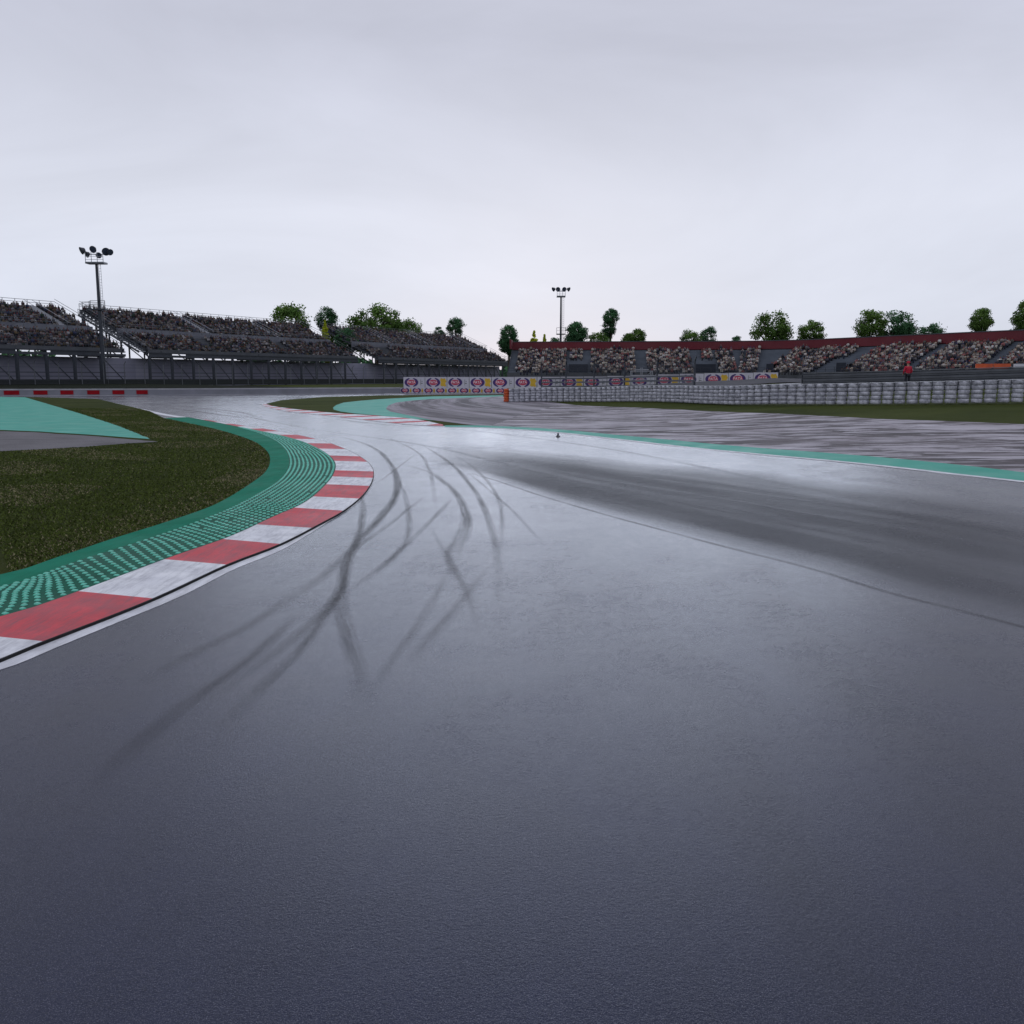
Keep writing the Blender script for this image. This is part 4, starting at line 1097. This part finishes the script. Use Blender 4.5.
# ------------------------------------------------------------------ marshal
def skinned(name, verts, edges, radii, mat, parent, root=0, sub=2):
    me = bpy.data.meshes.new(name); me.from_pydata(verts, edges, []); o = link(name, me, parent)
    md = o.modifiers.new('Skin', 'SKIN')
    for i, r in enumerate(radii):
        rr = r if isinstance(r, tuple) else (r, r)
        me.skin_vertices[0].data[i].radius = rr
    me.skin_vertices[0].data[root].use_root = True
    md.use_smooth_shade = True; s = o.modifiers.new('Sub', 'SUBSURF'); s.levels = sub; s.render_levels = sub
    dg = bpy.context.evaluated_depsgraph_get(); em = bpy.data.meshes.new_from_object(o.evaluated_get(dg))
    bpy.data.objects.remove(o); em.name = name; em.materials.clear(); em.materials.append(mat)
    return link(name, em, parent)
def person():
    Y = 63.5; q = at(908, 370, Y); g = H+(378-361.3)*Y/(F/cp)-1.84
    r = empty('person', (q.x, q.y, g), PI*1.03, label='person in a red jacket and dark trousers standing behind the tyre wall', cat='person')
    V = [(0, 0, .95), (0, 0, 1.1), (0, .01, 1.28), (0, .01, 1.43), (0, .0, 1.52), (0, -.01, 1.60), (0, -.012, 1.72),
         (-.10, 0, .90), (-.12, .01, .50), (-.13, .03, .10), (-.14, -.10, .04),
         (.10, 0, .90), (.13, -.02, .50), (.15, .02, .10), (.17, -.11, .04),
         (-.19, .01, 1.41), (-.27, .02, 1.15), (-.24, -.14, .93), (-.22, -.21, .87),
         (.19, .01, 1.41), (.28, .0, 1.16), (.23, -.16, .98), (.20, -.22, .93)]
    E = [(0, 1), (1, 2), (2, 3), (3, 4), (4, 5), (5, 6), (0, 7), (7, 8), (8, 9), (9, 10), (0, 11), (11, 12), (12, 13), (13, 14), (3, 15), (15, 16), (16, 17), (17, 18), (3, 19), (19, 20), (20, 21), (21, 22)]
    R = [(.15, .11), (.14, .10), (.17, .11), (.13, .09), .055, .085, .085, .09, .06, .042, .04, .09, .06, .042, .04, .06, .045, .032, .03, .06, .045, .032, .03]
    # five fingers on each hand, rooted in the palm
    for base, sx in ((18, -1), (22, 1)):
        bx_, by_, bz_ = V[base]
        for f_ in range(5):
            if f_ == 0: a = (bx_-sx*.035, by_-.01, bz_+.01); b = (bx_-sx*.055, by_-.035, bz_-.01)
            else: a = (bx_+sx*(.018*(f_-2.5)), by_-.05, bz_-.03); b = (bx_+sx*(.018*(f_-2.5)), by_-.065-.004*(2-abs(f_-2.5)), bz_-.065)
            i_ = len(V); V.append(a); V.append(b); E += [(base, i_), (i_, i_+1)]; R += [.010, .008]
    body = skinned('body', V, E, R, M['skin'], r)
    # face
    m = MB()
    for s in (-.03, .03): m.box((s, -.092, 1.665), (.022, .012, .012))
    m.build('eyes', M['cloth_dark'], body)
    m = MB(); m.add([(-.014, -.085, 1.63), (.014, -.085, 1.63), (0, -.118, 1.632), (0, -.09, 1.675)], [(0, 1, 2), (0, 2, 3), (2, 1, 3)]); m.build('nose', M['skin'], body)
    m = MB(); m.box((0, -.088, 1.60), (.045, .01, .010)); m.build('mouth', M['cloth_red'], body)
    jv = [V[0], V[1], V[2], V[3], V[15], V[16], V[17], V[19], V[20], V[21], (0, 0, 1.49)]
    skinned('jacket', jv, [(0, 1), (1, 2), (2, 3), (3, 4), (4, 5), (5, 6), (3, 7), (7, 8), (8, 9), (3, 10)], [(.18, .135), (.175, .13), (.2, .14), (.16, .115), .085, .068, .05, .085, .068, .05, .075], M['cloth_red'], r)
    tv = [(0, 0, .93), V[7], V[8], V[9], V[11], V[12], V[13]]
    skinned('trousers', tv, [(0, 1), (1, 2), (2, 3), (0, 4), (4, 5), (5, 6)], [(.17, .12), .11, .085, .07, .11, .085, .07], M['cloth_dark'], r)
    m = MB()
    prof = [(.0, 1.845), (.05, 1.838), (.09, 1.81), (.112, 1.765), (.118, 1.72), (.112, 1.69)]
    n = 16; v = [(rr*math.cos(2*PI*k/n), rr*math.sin(2*PI*k/n)*1.08, z) for rr, z in prof for k in range(n)]
    m.add(v, [(j*n+k, j*n+(k+1) % n, (j+1)*n+(k+1) % n, (j+1)*n+k) for j in range(len(prof)-1) for k in range(n)]); m.box((0, -.14, 1.70), (.14, .10, .012)); m.build('cap', M['cloth_red'], r, smooth=False)
person()

# small dark marker on the track and its base
q = gp(558, 436.3); MK = empty('track_marker', (q[0], q[1], -.01), label='tiny dark marker standing on the wet track', cat='marker')
m = MB(); m.tube((0, 0, .0), (0, 0, .03), .09, .08, 12); m.build('base', M['tyre_dark'], MK)
m = MB(); m.tube((0, 0, .028), (0, 0, .13), .04, .025, 12); m.build('stem', M['steel'], MK)

# ------------------------------------------------------------------ floodlight masts
def lamp(parent, c, yaw, s=1.0):
    d = Vector((math.sin(yaw), -math.cos(yaw), -.45)).normalized(); c = Vector(c)
    m = MB(); m.tube(c-d*.45*s, c+d*.1*s, .30*s, .62*s, 12); m.tube(c+d*.101*s, c+d*.25*s, .66*s, .66*s, 12); o = m.build('lamp_head', M['lamp_body'], parent)
    m = MB(); m.tube(c+d*.255*s, c+d*.27*s, .58*s, .58*s, 12); m.build('lens', M['lamp_glass'], o)
def mast(px, Y, ytop, ylamp, ylow, heads, label, low_w=2.4, rb_=.36, xb=None, plat=3.4):
    b = at(px, 378, Y); b.z = 0; sc = Y/(F/cp)
    zt = H+(378-ytop)*sc; zl = H+(378-ylamp)*sc; zo = H+(378-ylow)*sc
    r = empty('floodlight_mast', b, label=label, cat='floodlight', group='floodlight masts above the stands')
    m = MB(); m.tube((0, 0, 0), (0, 0, zt), rb_, rb_*.6, 14); m.build('pole', M['steel'], r, smooth=False)
    m = MB(); 
    for s in (-.16, .16): m.bar((.55+s, 0, 1), (.50+s, 0, zt), .045)
    k = 1.2
    while k < zt: m.bar((.40, 0, k), (.70, 0, k), .035); k += .45
    m.build('ladder', M['steel_grey'], r)
    m = MB(); m.box((0, 0, zt), (plat, 1.6, .28)); m.build('platform', M['steel_grey'], r)
    m = MB()
    for dx in (-plat*.48, -plat*.16, plat*.16, plat*.48): m.bar((dx, -.7, zt+.1), (dx, -.7, zl-.1), .08)
    for dz in (.5, 1.0): m.bar((-plat*.5, -.7, zt+dz), (plat*.5, -.7, zt+dz), .06)
    m.bar((-plat*.5, 0, zl-.35), (plat*.5, 0, zl-.35), .12)
    m.build('railing', M['steel_light'], r)
    m = MB(); m.box((0, 0, zo), (low_w, 1.4, .2))
    for dx in (-low_w/2, low_w/2): m.bar((dx, -.6, zo), (dx, -.6, zo+1.4), .08)
    m.bar((-low_w/2, -.6, zo+1.4), (low_w/2, -.6, zo+1.4), .07); m.bar((-low_w/2, -.6, zo+.8), (low_w/2, -.6, zo+.8), .05); m.build('lower_basket', M['steel'], r)
    for (dx, dz, yaw, s) in heads: lamp(r, (dx, -.2, zl+dz), yaw, s)
    return r
mast(104, 153, 266.5, 256, 311, [(-2.1, .25, -.9, .95), (-1.3, -.35, -.7, .8), (-.25, .45, -.2, .9), (.6, -.5, .1, .75), (1.75, .1, .6, 1.0), (2.4, 0, .9, .8)], 'tall floodlight mast with six lamps between the two left stands', plat=3.0)
mast(560.4, 205, 298.5, 291.5, 335, [(-1.65, 0, -1.1, .75), (-.65, 0, -.3, .8), (.65, 0, .3, .8), (1.65, 0, 1.1, .75)], 'slimmer floodlight mast with four lamps behind the red walled stand', plat=1.9, rb_=.30, low_w=1.9)

# ------------------------------------------------------------------ trees
def tree(px, ytop, wpx, Y, mat, label, lobes=None, name='tree', hfac=1.0, seed=0, slender=False):
    rs = np.random.default_rng(seed+int(px)); sc = Y/(F/cp); b = at(px, 378, Y)
    ztop = H+(378-ytop)*sc; W = wpx*sc*1.08; zc = ztop-W*.48 if not slender else ztop*.5
    base = 1.0; hh = (W*.5) if not slender else ztop*.5
    if not slender: hh = max(W*.62, 4.0); zc = ztop-hh
    r = empty(name, (b.x, b.y, base), label=label, cat='tree', group='trees rising behind the stands')
    # trunk and limbs
    m = MB(); m.tube((0, 0, -1.2), (0, 0, zc-base), .045*W+.12, .025*W+.05, 9)
    for k in range(6):
        a = rs.random()*6.28; rr = W*.32; m.tube((0, 0, (zc-base)*(.62+.06*k)), (math.cos(a)*rr, math.sin(a)*rr, zc-base+hh*rs.uniform(-.2, .5)), .02*W+.04, .01*W, 6)
    m.build('trunk', M['bark'], r)
    # crown: clumps of leaf faces
    ncl = (70+45*(len(lobes or [1])-1)) if not slender else 150; cl = []
    lob = lobes or [(0, 0, 1)]
    for _ in range(ncl):
        l = lob[rs.integers(0, len(lob))]
        while True:
            p = rs.uniform(-1, 1, 3)
            if .12 < (p**2).sum() < 1: break
        p = p/np.linalg.norm(p)*np.linalg.norm(p)**.55
        if slender: tz = rs.random()**.6; hw = W*.40*min(1, .03+(1-tz)*5.5); pp = np.array([p[0]*hw, p[1]*hw, (tz*2-1)*hh*.97]); R_ = max(.16, hw*.5)
        else:
            pp = np.array([(l[0]+p[0]*.43*l[2])*W, p[1]*.38*W, (l[1]*W+p[2]*.82*hh*l[2])*(1.0)]); R_ = W*rs.uniform(.10, .19)*(l[2]**.5)
            if pp[2] < -.3*hh: pp[:2] *= .8
        cl.append((pp, R_))
    per = 95; n = ncl*per; C = np.repeat(np.array([c for c, _ in cl]), per, 0); Rr = np.repeat(np.array([q for _, q in cl]), per)
    d = rs.normal(size=(n, 3)); d /= np.linalg.norm(d, axis=1)[:, None]; rad = Rr*rs.random(n)**.4*(1+.25*rs.normal(size=n)*.5)
    P = C+d*rad[:, None]*np.array([1.15, 1.15, .8])
    s = (.16+.16*rs.random(n))*max(.6, min(1.6, W/9))
    u = rs.normal(size=(n, 3)); u /= np.linalg.norm(u, axis=1)[:, None]; v = np.cross(u, d+.3*rs.normal(size=(n, 3))); v /= np.linalg.norm(v, axis=1)[:, None]
    Vv = np.stack([P-u*s[:, None], P-v*s[:, None]*.6, P+u*s[:, None], P+v*s[:, None]*.6], 1); Vv[:, :, 2] += zc-base
    me = bpy.data.meshes.new('crown'); me.vertices.add(n*4); me.vertices.foreach_set('co', Vv.ravel()); me.loops.add(n*4); me.loops.foreach_set('vertex_index', np.arange(n*4))
    me.polygons.add(n); me.polygons.foreach_set('loop_start', np.arange(n)*4); me.polygons.foreach_set('loop_total', np.full(n, 4)); me.update(calc_edges=True)
    tone = np.repeat(.65+.6*rs.random(ncl), per)*(.7+.5*rs.random(n))*np.clip(.75+.5*P[:, 2]/max(hh, 1), .35, 1.3)  # random leaf tone, plus painted light: bright crown tops, shaded undersides
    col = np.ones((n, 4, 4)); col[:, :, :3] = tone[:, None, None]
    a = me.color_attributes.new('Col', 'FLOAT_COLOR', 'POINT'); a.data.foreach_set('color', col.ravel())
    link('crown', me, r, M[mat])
trees = [
 (346, 327, 24, 232, 'leaf_b', 'low dark green tree filling the gap between the second and third left stands', None),
 (332, 331, 18, 233, 'leaf_a', 'low bright green tree under the yellow green slender one', None),
 (292, 303, 38, 235, 'leaf_a', 'round bright green tree nearest the left mast, rising over the stand', None),
 (328, 307, 21, 250, 'leaf_b', 'narrow dark tree in the gap between two left stands', None),
 (377, 302, 44, 292, 'leaf_a', 'broad green tree topping the third left stand', [(-.28, -.05, .75), (.12, 0, .95), (.3, -.15, .6)]),
 (411, 319, 27, 300, 'leaf_a', 'low mid green tree right of the broad one over the third stand', None),
 (456, 317, 18, 330, 'leaf_b', 'small round dark tree above the right end of the third stand', None),
 (440, 326, 12, 335, 'leaf_b', 'tiny dark treetop left of the small round tree', None),
 (509, 324, 22, 240, 'leaf_b', 'uneven dark tree in the gap left of the red walled stand', [(0, .15, .7), (-.2, -.3, .6), (.15, -.4, .7)]),
 (577, 318, 26, 265, 'leaf_b', 'pointed dark green tree just right of the slim mast', [(0, .05, .7), (-.1, -.3, .9)]),
 (597, 331, 26, 270, 'leaf_a', 'low spreading tree between two taller trees behind the red wall', None),
 (610, 311, 19, 280, 'leaf_b', 'tallest narrow dark tree right of the slim mast', [(0, .25, .75), (-.1, -.35, .8)]),
 (634, 325.5, 21, 270, 'leaf_a', 'bushy tree with flat left shoulder behind the red wall centre', [(.1, 0, .8), (-.25, -.1, .6)]),
 (555, 336.5, 13, 290, 'leaf_b', 'very low treetop left of the slim mast', None),
 (689, 328.5, 21, 260, 'leaf_a', 'lighter left tree of the touching pair above the red wall', None),
 (707, 325.5, 16, 265, 'leaf_b', 'darker right tree of the touching pair above the red wall', None),
 (735, 334.5, 13, 290, 'leaf_b', 'tiny dark treetop just over the wall right of the pair', None),
 (770, 309.5, 36, 235, 'leaf_a', 'large round tree behind the bend of the red wall', None),
 (809, 319.5, 26, 240, 'leaf_a', 'smaller round tree right of the large one at the wall bend', None),
 (867, 309, 30, 225, 'leaf_a', 'left half of the broad double tree at right, lighter green', None),
 (893, 308.5, 34, 228, 'leaf_b', 'right half of the broad double tree at right, darker green', [(0, 0, 1), (.2, -.2, .7)]),
 (926, 322.5, 28, 250, 'leaf_b', 'flat low tree right of the broad double tree', None),
 (977, 307, 23, 215, 'leaf_a', 'upright oval tree near the right edge of the view', [(0, .1, .8), (0, -.2, .9)]),
 (1023, 301, 28, 205, 'leaf_a', 'tall tree cut by the right edge of the view', [(0, .1, .9), (-.15, -.35, .8)]),
 (1100, 300, 40, 205, 'leaf_a', 'broad tree beyond the right edge of the view', None),
]
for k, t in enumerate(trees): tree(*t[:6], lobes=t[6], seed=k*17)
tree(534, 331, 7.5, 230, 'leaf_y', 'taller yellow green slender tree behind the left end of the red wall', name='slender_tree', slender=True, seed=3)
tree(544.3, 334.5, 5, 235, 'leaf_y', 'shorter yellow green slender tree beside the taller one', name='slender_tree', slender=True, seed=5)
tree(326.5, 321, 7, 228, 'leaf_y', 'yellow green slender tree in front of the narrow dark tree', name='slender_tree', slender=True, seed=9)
# low dark tree line far behind everything
m = MB(); rs = np.random.default_rng(4)
pp = []
n = 30000; ang = rs.uniform(-1.1, 1.1, n); R_ = rs.uniform(420, 480, n); zz = rs.random(n)**1.6*(9+3*np.sin(ang*23)+2*np.sin(ang*61)); P = np.c_[np.sin(ang)*R_, np.cos(ang)*R_, zz]
u = rs.normal(size=(n, 3)); u /= np.linalg.norm(u, axis=1)[:, None]; v = np.cross(u, rs.normal(size=(n, 3))); v /= np.linalg.norm(v, axis=1)[:, None]
Vv = np.stack([P-u*1.6, P-v*1.1, P+u*1.6, P+v*1.1], 1)
me = bpy.data.meshes.new('woodland'); me.from_pydata(Vv.reshape(-1, 3).tolist(), [], [(4*i, 4*i+1, 4*i+2, 4*i+3) for i in range(n)])
a = me.color_attributes.new('Col', 'FLOAT_COLOR', 'POINT'); a.data.foreach_set('color', np.repeat(np.c_[np.repeat((.5+.6*rs.random(n))[:, None], 3, 1), np.ones(n)], 4, 0).ravel())
o = link('woodland', me, None, M['leaf_b']); tag(o, 'low dark band of distant woodland behind the stands', 'woodland', kind='stuff')

# ------------------------------------------------------------------ sky and sun
w = bpy.data.worlds.new('World'); SC.world = w; w.use_nodes = True; nt = w.node_tree
bg = nt.nodes['Background']; sky = N(nt, 'ShaderNodeTexSky', sky_type='NISHITA'); sky.sun_disc = False
EL, AZ = math.radians(4), math.radians(2)
sky.sun_elevation = EL; sky.sun_rotation = AZ; sky.dust_density = .5
tc = N(nt, 'ShaderNodeTexCoord'); s = N(nt, 'ShaderNodeSeparateXYZ'); nt.links.new(tc.outputs['Generated'], s.inputs[0])
cr = N(nt, 'ShaderNodeValToRGB'); nt.links.new(s.outputs[2], cr.inputs[0]); e = cr.color_ramp.elements
e[0].position = 0; e[0].color = (.72, .77, .90, 1); e[1].position = 1; e[1].color = (.60, .62, .72, 1)
q = cr.color_ramp.elements.new(.165); q.color = (.72, .75, .86, 1); q = cr.color_ramp.elements.new(.33); q.color = (.58, .60, .71, 1)
mp = N(nt, 'ShaderNodeMapping'); mp.inputs['Scale'].default_value = (1, 1, 3.2); nt.links.new(tc.outputs['Generated'], mp.inputs[0])
cl = noise(nt, mp.outputs[0], 1.6, 6, .55, .3, .7, .6); mul = maprange(nt, cl, 0, 1, .89, 1.08)
vm = N(nt, 'ShaderNodeVectorMath', operation='SCALE'); nt.links.new(cr.outputs[0], vm.inputs[0]); nt.links.new(mul, vm.inputs['Scale'])
sk = N(nt, 'ShaderNodeVectorMath', operation='SCALE'); nt.links.new(sky.outputs[0], sk.inputs[0]); sk.inputs['Scale'].default_value = .10
nt.links.new(mixc(nt, .965, sk.outputs[0], vm.outputs[0]), bg.inputs['Color']); bg.inputs['Strength'].default_value = 1.0
sd = bpy.data.lights.new('sun', 'SUN'); sd.energy = .5; sd.angle = math.radians(42); sd.color = (.74, .83, 1.0)
so = bpy.data.objects.new('sun', sd); COL.objects.link(so)
dirv = Vector((math.sin(AZ)*math.cos(EL), math.cos(AZ)*math.cos(EL), math.sin(EL)))
so.rotation_euler = (-dirv).to_track_quat('-Z', 'Y').to_euler()
